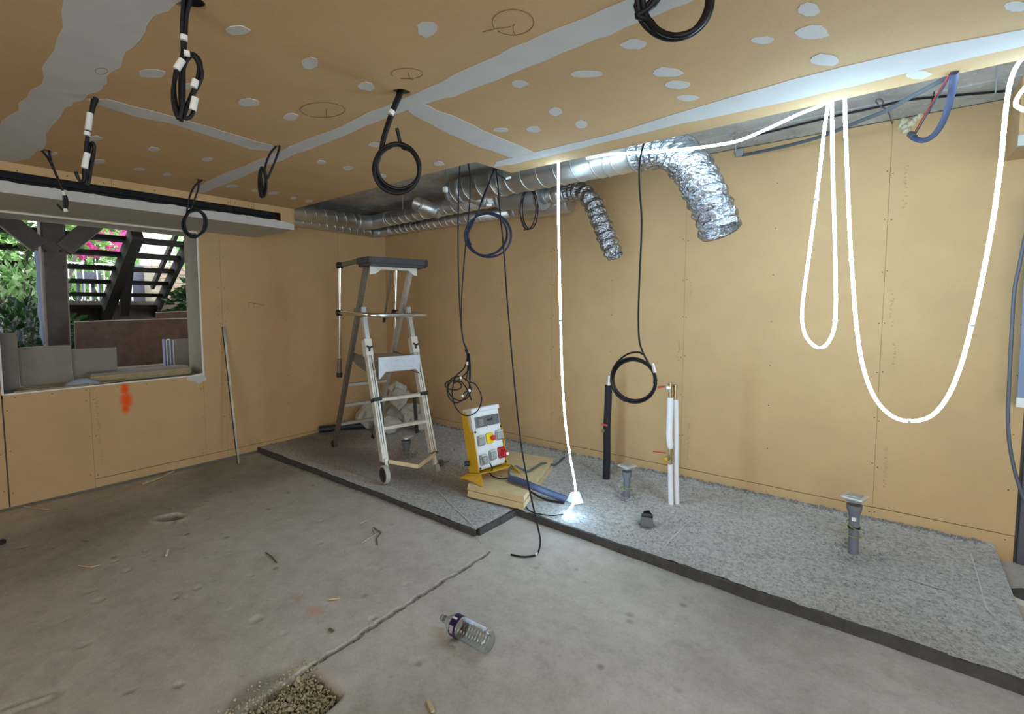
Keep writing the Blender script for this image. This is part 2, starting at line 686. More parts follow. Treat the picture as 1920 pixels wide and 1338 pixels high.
# ------------------------------------------------------------------ floor
fx = np.concatenate([np.arange(-.02, 3.0, .0125), np.arange(3.0, 3.31, .004), np.arange(3.31, 5.8, .0125), np.arange(5.8, 9.3, .25)])
fy = np.concatenate([np.arange(-7.5, -3.8, .25), np.arange(-3.8, -3.15, .02), np.arange(-3.15, -2.7, .006), np.arange(-2.7, -1.58, .011), np.arange(-1.58, .26, .05)])
GX, GY = np.meshgrid(fx, fy, indexing='ij')
H = np.zeros_like(GX)
rs = np.random.RandomState(3)
for k in range(46):
    a, ph = rs.uniform(0, 2 * pi), rs.uniform(0, 2 * pi)
    fr = 2 ** rs.uniform(-.5, 3.6) * 2
    H += .0022 / fr * 2 * np.sin(fr * (GX * cos(a) + GY * sin(a)) + ph)


def dent(x, y, r, dpt, asp=1.0, rot=0.0):
    dx, dy = GX - x, GY - y
    u = dx * cos(rot) + dy * sin(rot)
    w = (-dx * sin(rot) + dy * cos(rot)) * asp
    q = (u * u + w * w) / (r * r)
    return -dpt * np.exp(-q * q) + .2 * dpt * np.exp(-(np.sqrt(q) - 1.5) ** 2 * 9)


DENTS = [(270, 922), (432, 920), (487, 930), (320, 968), (215, 1053), (332, 1057), (237, 1072), (168, 1110), (186, 1128), (122, 1165), (66, 1164), (328, 1125), (415, 1132), (531, 1190), (152, 1213), (480, 1165), (370, 1105), (470, 1083), (598, 1021), (430, 1037), (280, 1042), (600, 980), (687, 1062), (710, 1069), (345, 1004), (520, 978), (760, 1098), (782, 1240), (680, 1118), (36, 1025), (98, 1024), (160, 1010), (245, 1296), (700, 1160), (1010, 1060), (1180, 1150)]
for px, py in DENTS:
    p = at(px, py, 2, 0)
    H += dent(p.x, p.y, rs.uniform(.012, .024), rs.uniform(.006, .012), rs.uniform(.8, 2), rs.uniform(0, 3))
for k in range(110):
    H += dent(rs.uniform(.2, 4.8), rs.uniform(-3.7, -1.6), rs.uniform(.009, .018), rs.uniform(.003, .007), rs.uniform(.8, 2), rs.uniform(0, 3))
p = at(320, 970, 2, 0)
H += dent(p.x, p.y, .075, .034, 1.6, .6) + dent(p.x - .03, p.y + .02, .03, .02)
DIRT_SHADE = np.clip(-H * 40 - .08, 0, .55)  # dents: shade put into the colour, darker with depth; real dirt joins below
# the chased groove and the broken-out pit at its near end
CRX = 3.058
jit = np.interp(fy, np.linspace(-3.2, -1.6, 60), rs.uniform(-.006, .006, 60))
wid = np.interp(fy, np.linspace(-3.2, -1.6, 60), rs.uniform(.006, .012, 60))
dep_ = np.interp(fy, np.linspace(-3.2, -1.6, 40), rs.uniform(.012, .026, 40))
on = ((fy < -1.655) & (fy > -2.85)).astype(float)
H += -(dep_ * on)[None, :] * np.exp(-(np.abs(GX - CRX - jit[None, :]) / wid[None, :]) ** 4)
DIRT_SHADE = np.maximum(DIRT_SHADE, np.clip(on[None, :] * np.exp(-(np.abs(GX - CRX - jit[None, :]) / (wid[None, :] * 1.1)) ** 4) * rs.uniform(.55, 1.25, GX.shape), 0, 1))
H += on[None, :] * np.exp(-(np.abs(GX - CRX) / .016) ** 4) * rs.uniform(-.004, .002, GX.shape)
edge = np.interp(fy, np.linspace(-3.8, -2.7, 40), rs.uniform(-.012, .012, 40))[None, :]
pit = 1 / (1 + np.exp(-(GX - 3.065 - edge) / .006)) * 1 / (1 + np.exp((GX - 3.275 - .5 * edge + .14 * (GY + 2.76)) / .006)) * 1 / (1 + np.exp((GY + 2.765 + 1.5 * edge) / .006)) * 1 / (1 + np.exp(-(GY + 3.12) / .01))
H += -.045 * pit + pit * rs.uniform(-.006, .006, GX.shape)
DIRT_SHADE = np.maximum(DIRT_SHADE, np.clip(pit * 1.2 + .5 * np.exp(-(np.maximum(0, np.hypot((GX - 3.16) / 1.2, GY + 2.95) - .14) / .03) ** 2), 0, 1))
DIRT_SHADE = np.maximum(DIRT_SHADE, .6 * np.exp(-((GY + 1.575) / .03) ** 2) * (GX < 2.9) * rs.uniform(.2, 1.2, GX.shape))
DIRT_SHADE = np.maximum(DIRT_SHADE, .5 * np.exp(-((GX - .01) / .03) ** 2) * rs.uniform(.2, 1.2, GX.shape))
for (x0, y0, x1, y1) in ((90, 1228, 90, 1306), (90, 1306, 0, 1338)):
    a, b = at(x0, y0, 2, 0), at(x1, y1, 2, 0)
    L = (b - a).length
    t = np.clip(((GX - a.x) * (b.x - a.x) + (GY - a.y) * (b.y - a.y)) / L ** 2, 0, 1)
    q = np.hypot(GX - a.x - t * (b.x - a.x), GY - a.y - t * (b.y - a.y))
    H += .004 * np.exp(-(q / .009) ** 2) - .004 * np.exp(-((q - .02) / .01) ** 2)
nx, ny = GX.shape
mb = MB()
mb.v = list(zip(GX.ravel().tolist(), GY.ravel().tolist(), H.ravel().tolist()))
mb.f = [[i * ny + j, (i + 1) * ny + j, (i + 1) * ny + j + 1, i * ny + j + 1] for i in range(nx - 1) for j in range(ny - 1)]
mb.s = [True] * len(mb.f)
floor_obj = obj('floor', mb, M['floor'], None, (0, 0, 0))
_at = floor_obj.data.attributes.new('dirt_shade', 'FLOAT', 'POINT')
_at.data.foreach_set('value', DIRT_SHADE.ravel().astype(np.float32))
floor = tag(floor_obj, 'dusty worn grey concrete floor with pock marks and a long chased groove', None, None, 'structure')


def floor_z(x, y):
    i, j = int(np.clip(np.searchsorted(fx, x), 0, nx - 1)), int(np.clip(np.searchsorted(fy, y), 0, ny - 1))
    return float(H[i, j])


# gravel in the pit: nobody could count it
def pebble(mb, c, r, g):
    a = [Vector((1, 0, 0)), Vector((-1, 0, 0)), Vector((0, 1, 0)), Vector((0, -1, 0)), Vector((0, 0, 1)), Vector((0, 0, -1)),
         Vector((.6, .6, .5)), Vector((-.6, .6, -.5)), Vector((.6, -.6, -.5)), Vector((-.6, -.6, .5))]
    q = [(d * r * g.uniform(.7, 1.15)) for d in a]
    R = Matrix.Rotation(g.uniform(0, 6), 3, Vector((g.uniform(-1, 1), g.uniform(-1, 1), g.uniform(-1, 1) + .01)).normalized())
    q = [R @ k + c for k in q]
    bm = bmesh.new()
    vs = [bm.verts.new(k) for k in q]
    bmesh.ops.convex_hull(bm, input=vs)
    bm.verts.index_update()
    keep = [v for v in bm.verts if v.link_faces]
    ix = {v: n for n, v in enumerate(keep)}
    mb.add([v.co.copy() for v in keep], [[ix[v] for v in f.verts] for f in bm.faces])
    bm.free()


mb = MB()
g = random.Random(5)
protos = []
for k in range(8):
    m_ = MB()
    pebble(m_, Vector((0, 0, 0)), 1.0, g)
    protos.append(m_)


def stone(mb, x, y, z, r):
    m_ = g.choice(protos)
    R = Matrix.Rotation(g.uniform(0, 6.28), 3, 'Z') @ Matrix.Rotation(g.uniform(0, 6.28), 3, 'X')
    mb.add([R @ Vector(v) * r + Vector((x, y, z)) for v in m_.v], m_.f)


for k in range(3000):
    x, y = g.uniform(3.065, 3.27), g.uniform(-3.11, -2.775)
    if x > 3.275 - .14 * (y + 2.76) - .02:
        continue
    r = g.uniform(.0018, .0055) * (2.0 if g.random() < .06 else 1)
    stone(mb, x, y, floor_z(x, y) + g.uniform(0, .014), r)
for k in range(420):
    x, y = 3.07 + g.gauss(0, .035), g.uniform(-3.2, -2.75)
    stone(mb, x, y, floor_z(x, y) + .002, g.uniform(.002, .006))
for k in range(260):
    x, y = g.uniform(.05, 2.95), -1.585 - abs(g.gauss(0, .03))
    stone(mb, x, y, floor_z(x, y) + .001, g.uniform(.0015, .006))
for k in range(420):
    y = g.uniform(-2.8, -1.66)
    x = CRX + g.gauss(0, .008)
    stone(mb, x, y, floor_z(x, y) + .001, g.uniform(.0015, .004))
for k in range(150):
    x, y = g.uniform(.2, 4.6), g.uniform(-3.4, -1.6)
    stone(mb, x, y, floor_z(x, y) + .001, g.uniform(.0015, .004))
tag(obj('gravel', mb, M['gravel'], floor), 'loose pale gravel and crumbs in the broken-out pit', None, None, 'stuff')

# ------------------------------------------------------------------ raised screed (part of the floor)
OUT = [(0.0, -1.555), (2.86, -1.555), (2.87, -1.16), (5.36, -1.16), (5.385, 0.0), (0, 0)]


def front(x):
    return -1.555 if x < 2.865 else -1.16 - .022 * (x - 2.87)


def in_screed(x, y):
    if x < 0 or y > 0 or x > 5.33 + .02 * (y + 1.16) / 1.16:
        return False
    return y > (-1.555 if x < 2.865 else -1.16)


st = .018
sx, sy = np.arange(0, 5.42, st), np.arange(-1.57, .02, st)
mb = MB()
idx = {}


def sh(x, y):
    z = slabz(y) + .004 * noise.noise((x * 2, y * 2, 1)) + .005 * noise.noise((x * 14, y * 14, 3)) + .005 * noise.noise((x * 45, y * 45, 5))
    if y > -.10:
        z += .012 * (y + .10) / .10
    for q, rr, dd in SINK:
        e = math.hypot(x - q.x, y - q.y) / rr
        z -= dd * math.exp(-e ** 3)
    return z


SINK = [(sat(1600, 1030), .14, .02), (sat(1175, 930), .10, .012), (sat(1213, 982), .06, .02), (sat(762, 852), .12, .015)]
for i, x in enumerate(sx):
    for j, y in enumerate(sy):
        xc = min(x, 5.33 + .02 * (y + 1.16) / 1.16)
        yc = min(0.0, max(y, front(xc) - .009))
        xx, yy = xc, yc
        ok = (y > front(x) - .02 or x < 2.875)
        if ok:
            idx[i, j] = len(mb.v)
            z = sh(xx, yy)
            mb.v.append((xx, yy, z))
for i in range(len(sx) - 1):
    for j in range(len(sy) - 1):
        q = [(i, j), (i + 1, j), (i + 1, j + 1), (i, j + 1)]
        if all(k in idx for k in q):
            mb.f.append([idx[k] for k in q])
            mb.s.append(True)
# right-hand and far skirts down to the floor
for (a, b) in (((5.329, -1.21), (5.349, 0)),):
    mb.prism([(a[0], a[1], -.01), (b[0], b[1], -.01), (b[0], b[1], slabz(b[1]) - .012), (a[0], a[1], slabz(a[1]) - .006)], (-.05, 0, 0))
screed = tag(obj('raised_screed', mb, M['screed'], floor), 'raised rough grey screed along the right wall')
g = random.Random(13)
M['dust'] = simple('pale_dust_streak', srgb(196, 194, 188), .95, var=.1, scale=60)
for pix in (((1819, 1036), (1829, 1068), (1840, 1108), (1850, 1141), (1866, 1158)), ((1242, 1029), (1262, 1008), (1282, 988), (1300, 971)), ((820, 920), (842, 942), (864, 963), (884, 982)), ((1690, 1082), (1730, 1096), (1775, 1108), (1800, 1122))):
    L_ = smooth([sat(x, y) for x, y in pix], 8)
    mb = MB()
    for i, q in enumerate(L_):
        t = (L_[min(i + 1, len(L_) - 1)] - L_[max(i - 1, 0)]).normalized()
        n_ = Vector((-t.y, t.x, 0))
        w = g.uniform(.0015, .006) if 0 < i < len(L_) - 1 else .0005
        for sg in (-1, 1):
            e = q + n_ * w * sg
            mb.v.append((e.x, e.y, sh(e.x, e.y) + .0055))
    for i in range(len(L_) - 1):
        mb.f.append([2 * i, 2 * i + 1, 2 * i + 3, 2 * i + 2])
        mb.s.append(True)
    obj('dust_streak', mb, M['dust'], floor)
# crumbs of mortar lying on the screed and banked against the walls
mb = MB()
for k in range(1500):
    x, y = g.uniform(.03, 5.3), g.uniform(-1.5, -.02)
    if y > front(x) + .02:
        stone(mb, x, y, sh(x, y) + .001, g.uniform(.0018, .0055))
for k in range(1300):
    x, y = g.uniform(.03, 5.3), -abs(g.gauss(0, .022)) - .004
    stone(mb, x, y, sh(x, y) + .002, g.uniform(.003, .011))
for k in range(260):
    x, y = abs(g.gauss(0, .025)) + .004, g.uniform(-1.5, -.02)
    stone(mb, x, y, sh(x, y) + .002, g.uniform(.003, .010))
for q, rr, dd in SINK:
    for k in range(60):
        a = g.uniform(0, 6.28)
        x, y = q.x + rr * cos(a) * g.uniform(.3, 1), q.y + rr * sin(a) * g.uniform(.3, 1)
        stone(mb, x, y, sh(x, y) + .001, g.uniform(.003, .009))
tag(obj('mortar_crumbs', mb, simple('grey_mortar_crumbs', srgb(138, 135, 130), .95, var=.3, scale=40), floor), 'grey mortar crumbs scattered over the raised screed', None, None, 'stuff')
# formwork edge: border strips coloured dark for the slab's shaded side, broken in places
g = random.Random(11)


def edge_strip(a, b, n, ztop):
    a, b = Vector(a), Vector(b)
    t = (b - a).normalized()
    nrm = Vector((t.y, -t.x, 0))
    for k in range(n):
        p0, p1 = a + (b - a) * (k / n), a + (b - a) * ((k + 1) / n)
        zt0, zt1 = ztop + g.uniform(-.004, .004), ztop + g.uniform(-.004, .004)
        o_ = g.uniform(0, .006)
        m_ = MB()
        N_ = 8
        top, bot = [], []
        for i in range(N_ + 1):
            s = i / N_
            q = p0.lerp(p1, s) + nrm * o_ + nrm * g.uniform(-.002, .003)
            top.append(q + Vector((0, 0, zt0 + (zt1 - zt0) * s + g.uniform(-.004, .003))))
            bot.append(q + Vector((0, 0, -.02)))
        m_.prism(top + bot[::-1], nrm * .016)
        obj('formwork_strip', m_, M['screed_edge'], floor)


edge_strip((0.0, -1.555, 0), (2.86, -1.555, 0), 5, .043)
edge_strip((2.86, -1.545, 0), (2.872, -1.16, 0), 2, .043)
edge_strip((2.872, -1.16, 0), (5.335, -1.214, 0), 4, .043)

# ------------------------------------------------------------------ walls
TH = .0125


def board_part(parent, name, poly, d, m):
    return obj(name, MB().prism(poly, d), m, parent)


# wall behind the boards on the right, concrete above them
mb = MB().span((-.3, .02, -.05), (9, .25, 2.6))
wall_r = tag(obj('wall_right', mb, M['block'], None, (0, .02, 0)), 'long right-hand wall lined with orange plasterboard', None, None, 'structure')
J = .0007
seams = [(0, 1.2), (1.2, 2.4), (2.4, 3.6), (3.6, 4.8), (4.8, 5.425)]
ZT = 2.44
for a, b in seams:
    top = ZT if b < 2.5 else 2.525
    board_part(wall_r, 'plasterboard', [(a + J, 0, .166), (b - J, 0, .163), (b - J, 0, top), (a + J, 0, top)], (0, .02, 0), M['board'])
    board_part(wall_r, 'plasterboard_strip', [(a + J, 0, .0), (b - J, 0, .0), (b - J, 0, .159), (a + J, 0, .161)], (0, .02, 0), M['board'])
mb = MB()
g = random.Random(2)
for s in (0.6, 1.2, 1.8, 2.4, 3.0, 3.6, 4.2, 4.8, 5.39):
    z = .13
    while z < 2.4:
        for dx in ((-.013, .013) if abs(s / 1.2 - round(s / 1.2)) < .01 else (0,)):
            mb.lathe((s + dx + g.uniform(-.004, .004), -.001, z + g.uniform(-.02, .02)), (0, 1, 0), [(0, .0035), (.002, .0035)], 6)
        z += .3
tag(obj('screw_heads', mb, M['screw'], wall_r), None, None, None, 'stuff')


def print_marks(parent, to3, spots, m):
    mb = MB()
    g = random.Random(9)
    for (a, z0, n) in spots:
        z = z0
        for k in range(n):
            h, w = g.uniform(.012, .02), g.uniform(.010, .018)
            for q in range(g.choice((1, 2, 2, 3))):
                u = a + g.uniform(-.008, .008)
                P = [to3(u, z + q * h * .4), to3(u + w * g.uniform(.3, .9), z + q * h * .4), to3(u + w * .6, z + q * h * .4 + .004), to3(u, z + q * h * .4 + .004)]
                mb.add(P, [[0, 1, 2, 3]])
            z += h + .006
    tag(obj('printed_marks', mb, m, parent), None, None, None, 'stuff')


print_marks(wall_r, lambda u, z: (u, -.0012, z), [(1.16, .9, 38), (2.44, .75, 8), (2.36, 1.5, 10), (3.56, 1.0, 8), (3.65, .22, 14), (3.64, 1.5, 6), (4.85, .3, 12), (4.86, 1.05, 8), (4.87, 2.0, 12), (4.84, 1.3, 10)], M['mark'])

# left wall with the window opening
WY0, WY1, WZ0, WZ1 = -3.255, -2.022, .812, 2.062
mb = MB()
mb.span((-.30, .02, -.05), (-.0, WY1 + .014, 2.6))
mb.span((-.30, WY0 - .014, -.05), (-.0, -7.5, 2.6))
mb.span((-.30, WY0 - .014, -.05), (-.0, WY1 + .014, WZ0 - .031))
mb.span((-.30, WY0 - .014, WZ1 + .014), (-.0, WY1 + .014, 2.6))
for k in range(len(mb.v)):
    x, y, z = mb.v[k]
    mb.v[k] = (x - .0125, y, z)
wall_l = tag(obj('wall_left', mb, M['block'], None, (0, 0, 0)), 'left wall lined with orange plasterboard around an open window', None, None, 'structure')


def lb(y0, y1, z0, z1, m=None, name='plasterboard'):
    a, b = sorted((y0, y1))
    return board_part(wall_l, name, [(0, a + J, z0 + J), (0, b - J, z0 + J), (0, b - J, z1 - J), (0, a + J, z1 - J)], (-TH, 0, 0), m or M['board'])


lb(0, -.642, .08, 2.33)
lb(-.642, -1.842, .08, 2.33)
lb(-1.842, WY1, .08, 2.33)
lb(WY1, -2.8, .082, WZ0, M['board_spray'])
lb(-2.8, -3.260, .012, WZ0)
lb(WY1, WY0, WZ1, 2.33)
lb(-3.267, -4.47, .012, 2.33)
lb(-4.47, -5.67, .012, 2.33)
lb(-5.67, -7.4, .012, 2.33)
for a, b in ((0, -.642), (-.642, -1.842), (-1.842, -2.8)):
    lb(a, b, .012, .078, None, 'plasterboard_strip')
mb = MB()
for yy in (-.62, -.664, -1.82, -1.862, -2.045, -2.78, -2.82, -3.245, -3.29, -.3, -1.25):
    z = .12
    while z < 2.05:
        if not (WY0 < yy < WY1 and z > WZ0):
            mb.lathe((.001, yy + g.uniform(-.004, .004), z + g.uniform(-.02, .02)), (-1, 0, 0), [(0, .0035), (.002, .0035)], 6)
        z += .29
for yy in np.arange(-3.2, -2.05, .19):
    mb.lathe((.001, yy, WZ0 - .03), (-1, 0, 0), [(0, .0035), (.002, .0035)], 6)
tag(obj('screw_heads', mb, M['screw'], wall_l), None, None, None, 'stuff')
print_marks(wall_l, lambda u, z: (.0012, u, z), [(-.60, .35, 26), (-.60, 1.15, 12), (-1.80, 1.35, 5), (-1.875, 1.33, 5), (-2.755, .2, 6), (-2.765, .35, 14), (-2.77, .62, 9)], M['mark'])
# pencil note high on the board right of the window
mb = MB()
for (x0, y0, x1, y1) in ((466, 567, 498, 571), (466, 567, 467, 578), (470, 570, 485, 569), (476, 566, 476, 578), (484, 569, 496, 575)):
    a, b = at(x0, y0, 0, .001), at(x1, y1, 0, .001)
    mb.bar(a, b, .003, .001, (1, 0, 0))
obj('pencil_mark', mb, M['pencil'], wall_l)


def ragged(pts, amp, n, seed, g=None):
    """subdivide a closed outline and roughen it (in the plane of its points)"""
    g = random.Random(seed)
    out = []
    N_ = len(pts)
    for i in range(N_):
        a, b = Vector(pts[i]), Vector(pts[(i + 1) % N_])
        e = (b - a)
        for k in range(n):
            q = a + e * (k / n)
            out.append((q, e.normalized()))
    nr = Vector()
    for i in range(len(out)):
        nr += out[i][0].cross(out[(i + 1) % len(out)][0])
    nr.normalize()
    return [q + t.cross(nr) * g.uniform(-amp, amp) for q, t in out]


def fill_poly(parent, name, pts, d, m):
    """thin raised patch from a (possibly concave) outline"""
    cu = [Vector(p) for p in pts]
    bm = bmesh.new()
    vs = [bm.verts.new(p) for p in cu]
    f = bm.faces.new(vs)
    r = bmesh.ops.extrude_face_region(bm, geom=[f])
    bmesh.ops.translate(bm, vec=Vector(d), verts=[k for k in r['geom'] if isinstance(k, bmesh.types.BMVert)])
    bmesh.ops.recalc_face_normals(bm, faces=bm.faces)
    bmesh.ops.triangulate(bm, faces=[k for k in bm.faces if len(k.verts) > 4])
    bm.verts.index_update()
    mb = MB()
    mb.add([v.co.copy() for v in bm.verts], [[v.index for v in k.verts] for k in bm.faces])
    bm.free()
    return obj(name, mb, m, parent)


fill_poly(wall_l, 'filler_patch', ragged([at(x, y, 0, 0) for x, y in ((379, 690), (384, 697), (387, 713), (378, 716), (374, 720), (366, 715), (350, 712), (352, 706), (365, 702), (379, 699))], .003, 4, 3), (.0015, 0, 0), M['compound'])

# window opening: reveal, bead, sill
win = thing('window_1', (0, -2.64, WZ0), 'unglazed window opening with grey reveal and white corner bead', None, None, 'structure')
mb = MB().span((-.31, WY1, WZ0), (-.012, WY1 + .013, WZ1))
obj('reveal', mb, M['reveal'], win)
mb = MB().span((-.31, WY0 - .013, WZ0), (-.012, WY0, WZ1))
obj('reveal', mb, M['reveal'], win)
mb = MB().span((-.31, WY0, WZ1), (-.012, WY1, WZ1 + .013))
obj('reveal', mb, M['white_primer'], win)
mb = MB().span((-.36, WY0, WZ0 - .03), (-.012, WY1, WZ0))
obj('sill', mb, M['cement'], win)
for a, b in (((-.004, WY1 - .002, WZ0 - .006), (.003, WY1 + .010, WZ1)), ((-.004, WY0 - .010, WZ0 - .006), (.003, WY0 + .002, WZ1)), ((-.006, WY0, WZ0 - .008), (.003, WY1, WZ0 + .003)), ((-.006, WY0, WZ1), (.003, WY1, WZ1 + .012))):
    obj('corner_bead', MB().span(a, b), M['bead'], win)

# unseen ends of the room: wide openings added and sized for the daylight they let in
mb = MB()
mb.span((-.3, -7.75, -.05), (4.6, -7.5, 2.6))
mb.span((8.4, -7.75, -.05), (9, -7.5, 2.6))
mb.span((4.6, -7.75, 2.3), (8.4, -7.5, 2.6))
tag(obj('wall_back', mb, M['white_primer'], None), 'pale back wall with a wide opening added for daylight', None, None, 'structure')
mb = MB()
mb.span((9, -7.75, -.05), (9.25, -6.6, 2.6))
mb.span((9, -3.4, -.05), (9.25, .25, 2.6))
mb.span((9, -6.6, 2.3), (9.25, -3.4, 2.6))
tag(obj('wall_far', mb, M['white_primer'], None), 'pale end wall with a wide opening added for daylight', None, None, 'structure')

# ------------------------------------------------------------------ raw concrete soffit above
mb = MB().span((-.3, -7.75, SZ + .02), (9.25, .25, SZ + .3))
slab = tag(obj('ceiling_slab', mb, M['slab'], None), 'raw grey concrete slab above the dropped ceiling', None, None, 'structure')
g = random.Random(4)
ys = [0.0, -.33, -.66, -1.02, -1.38, -1.75]
for y1, y0 in zip(ys[:-1], ys[1:]):
    xs = [0, 2.5 + g.uniform(-.4, .4), 5.2 + g.uniform(-.3, .3), 8.9]
    for x0, x1 in zip(xs[:-1], xs[1:]):
        z = SZ + g.uniform(-.003, .006)
        obj('formwork_panel', MB().span((x0 + .003, y0 + .004, z), (x1 - .003, y1 - .004, SZ + .03)), M['slab'], slab)

# ------------------------------------------------------------------ dropped ceiling
HOLES = [(3.237, -3.156, .045), (2.232, -3.149, .038), (1.169, -3.142, .036), (1.151, -2.391, .036), (2.246, -2.421, .036), (3.257, -2.425, .036), (4.308, -2.448, .04)]
ceil = thing('ceiling', (4, -4, CZ), 'dropped orange plasterboard ceiling with filled joints', None, None, 'structure')


def ceiling_board(poly, z=CZ):
    cu = bpy.data.curves.new('b', 'CURVE')
    cu.dimensions = '2D'
    cu.fill_mode = 'BOTH'
    cu.extrude = TH / 2
    s = cu.splines.new('POLY')
    s.points.add(len(poly) - 1)
    for k, q in enumerate(poly):
        s.points[k].co = (q[0], q[1], 0, 1)
    s.use_cyclic_u = True
    xs, ys_ = [q[0] for q in poly], [q[1] for q in poly]
    for hx, hy, hr in HOLES:
        if min(xs) < hx - hr and hx + hr < max(xs) and min(ys_) < hy - hr and hy + hr < max(ys_):
            s = cu.splines.new('POLY')
            s.points.add(27)
            for k in range(28):
                s.points[k].co = (hx + hr * cos(2 * pi * k / 28), hy + hr * sin(2 * pi * k / 28), 0, 1)
            s.use_cyclic_u = True
    tmp = bpy.data.objects.new('tmp', cu)
    COL.objects.link(tmp)
    dg = bpy.context.evaluated_depsgraph_get()
    me = bpy.data.meshes.new_from_object(tmp.evaluated_get(dg))
    bpy.data.objects.remove(tmp)
    mb = MB()
    mb.add([(v.co.x, v.co.y, v.co.z + z + TH / 2) for v in me.vertices], [list(p.vertices) for p in me.polygons])
    bpy.data.meshes.remove(me)
    return obj('plasterboard', mb, M['board'], ceil)


def rect(x0, x1, y0, y1):
    return [(x0 + J, y0 + J), (x1 - J, y0 + J), (x1 - J, y1 - J), (x0 + J, y1 - J)]


BX = .73
YJ1, YJ2, YJ3 = -3.265, -2.33, -1.43
for r_ in ((BX, 3.2, -4.46, YJ1), (3.2, 5.7, -4.46, YJ1), (5.7, 8.98, -4.46, YJ1),
           (BX, 2.215, YJ1, YJ2), (2.215, 4.7, YJ1, YJ2), (4.7, 7.2, YJ1, YJ2), (7.2, 8.98, YJ1, YJ2),
           (3.2, 5.7, YJ2, YJ3), (5.7, 8.98, YJ2, YJ3),
           (BX, 4.2, -7.45, -4.46), (4.2, 8.98, -7.45, -4.46)):
    ceiling_board(rect(*r_))
ceiling_board([(BX, YJ2 + J), (3.2 - J, YJ2 + J), (3.2 - J, YJ3 - J), (2.893, YJ3 - J), (2.883, -1.578), (BX, -1.525)])
ceiling_board([(2.893, YJ3 + J), (5.2 - J, YJ3 + J), (5.2 - J, -1.305), (2.907, -1.262)])
ceiling_board([(5.2 + J, YJ3 + J), (8.98, YJ3 + J), (8.98, -1.36), (5.2 + J, -1.305)])
# suspension: metal furring channels lying on the boards, seen only past the ceiling's edge
for y in (-1.7, -2.3, -2.9, -3.5):
    obj('furring_channel', MB().span((BX + .1, y - .02, CZ + .0135), (8.9, y + .02, CZ + .035)), M['galv'], ceil)


PN = [0]


def px_patch(name, pix, amp, n, seed):
    PN[0] += 1
    pts = ragged([at(x, y, 2, CZ) for x, y in pix], amp, n, seed)
    return fill_poly(ceil, name, [q + Vector((0, 0, .0004)) for q in pts], (0, 0, -.0012 - .00025 * (PN[0] % 7)), M['compound'])


# filled joints (the outlines are those of the compound on the boards)
px_patch('joint_compound', [(138, -40), (100, 95), (62, 170), (8, 225), (-60, 300), (-60, 330), (8, 306), (48, 300), (75, 280), (120, 200), (168, 178), (200, 155), (240, 100), (290, 30), (345, 0), (400, -40)], .012, 5, 1)
px_patch('joint_compound', [(165, 185), (185, 196), (250, 217), (320, 231), (420, 262), (470, 280), (515, 283), (512, 272), (470, 262), (400, 240), (300, 212), (200, 186)], .006, 4, 2)
px_patch('joint_compound', [(352, 362), (385, 340), (440, 318), (505, 290), (560, 268), (640, 236), (700, 207), (760, 183), (850, 142), (960, 90), (1080, 40), (1190, -8), (1320, -8), (1200, 40), (1090, 85), (960, 138), (850, 180), (790, 197), (740, 215), (640, 255), (560, 287), (500, 310), (440, 338), (385, 360)], .006, 4, 4)
px_patch('joint_compound', [(765, 200), (790, 194), (850, 218), (920, 250), (1002, 285), (985, 296), (955, 294), (880, 268), (800, 228), (770, 212)], .006, 4, 5)
px_patch('joint_compound', [(930, 303), (965, 293), (1040, 276), (1150, 250), (1280, 208), (1480, 150), (1680, 100), (1930, 52), (1930, 82), (1700, 136), (1500, 184), (1280, 231), (1150, 262), (1040, 289), (960, 308), (925, 312)], .004, 4, 6)
PATCH = [(444, 56, 22, 9), (799, 54, 20, 16), (580, 118, 16, 11), (284, 138, 27, 9), (352, 161, 14, 6), (687, 161, 16, 9), (467, 192, 20, 8), (544, 219, 15, 8), (974, 156, 16, 8), (1042, 209, 15, 8), (1090, 233, 13, 7), (1187, 83, 24, 10), (1100, 138, 30, 8), (1250, 135, 32, 10), (1270, 158, 24, 8), (1290, 183, 20, 6), (702, 271, 14, 5), (651, 315, 10, 4), (602, 304, 10, 4), (822, 306, 12, 5), (712, 330, 14, 4), (288, 279, 12, 4), (389, 299, 12, 4), (260, 317, 12, 3), (313, 327, 8, 3), (434, 349, 12, 3), (187, 303, 13, 4), (178, 259, 13, 5), (98, 288, 11, 4), (480, 357, 10, 3), (513, 362, 11, 3), (551, 371, 7, 3), (580, 377, 8, 3), (440, 300, 0, 0), (1516, 16, 25, 12), (1525, 60, 32, 13), (1545, 112, 26, 12), (1720, 140, 26, 8), (1905, 12, 26, 10), (1430, 75, 22, 8), (1000, 242, 14, 6), (940, 243, 16, 4)]
for k, (x, y, a, b) in enumerate(PATCH):
    if a:
        g = random.Random(k)
        n_ = 9
        ph = g.uniform(0, 1)
        pix = [(x + a * cos(2 * pi * (i + ph) / n_) * g.uniform(.8, 1.12), y + b * sin(2 * pi * (i + ph) / n_) * g.uniform(.75, 1.15)) for i in range(n_)]
        px_patch('filler_patch', pix, .002, 2, k)
for pix in ([(962 + 39 * cos(a) + 0, 42 + 24 * sin(a)) for a in np.linspace(-3.6, 2.4, 30)], [(965, 45), (962, 50), (963, 60), (968, 67)], [(905, 60), (930, 54), (958, 50)],
            [(763 + 30 * cos(a), 138 + 10 * sin(a)) for a in np.linspace(-3.6, 2.0, 24)], [(765, 136), (769, 148), (775, 150)],
            [(605 + 42 * cos(a), 206 + 14 * sin(a)) for a in np.linspace(-4, 2.2, 24)], [(612, 204), (612, 222)], [(190 + 12 * cos(a), 133 + 6 * sin(a)) for a in np.linspace(0, 6, 16)]):
    obj('pencil_mark', MB().tube([at(x, y, 2, CZ - .0010) for x, y in pix], .0011, 4), M['pencil'], ceil)

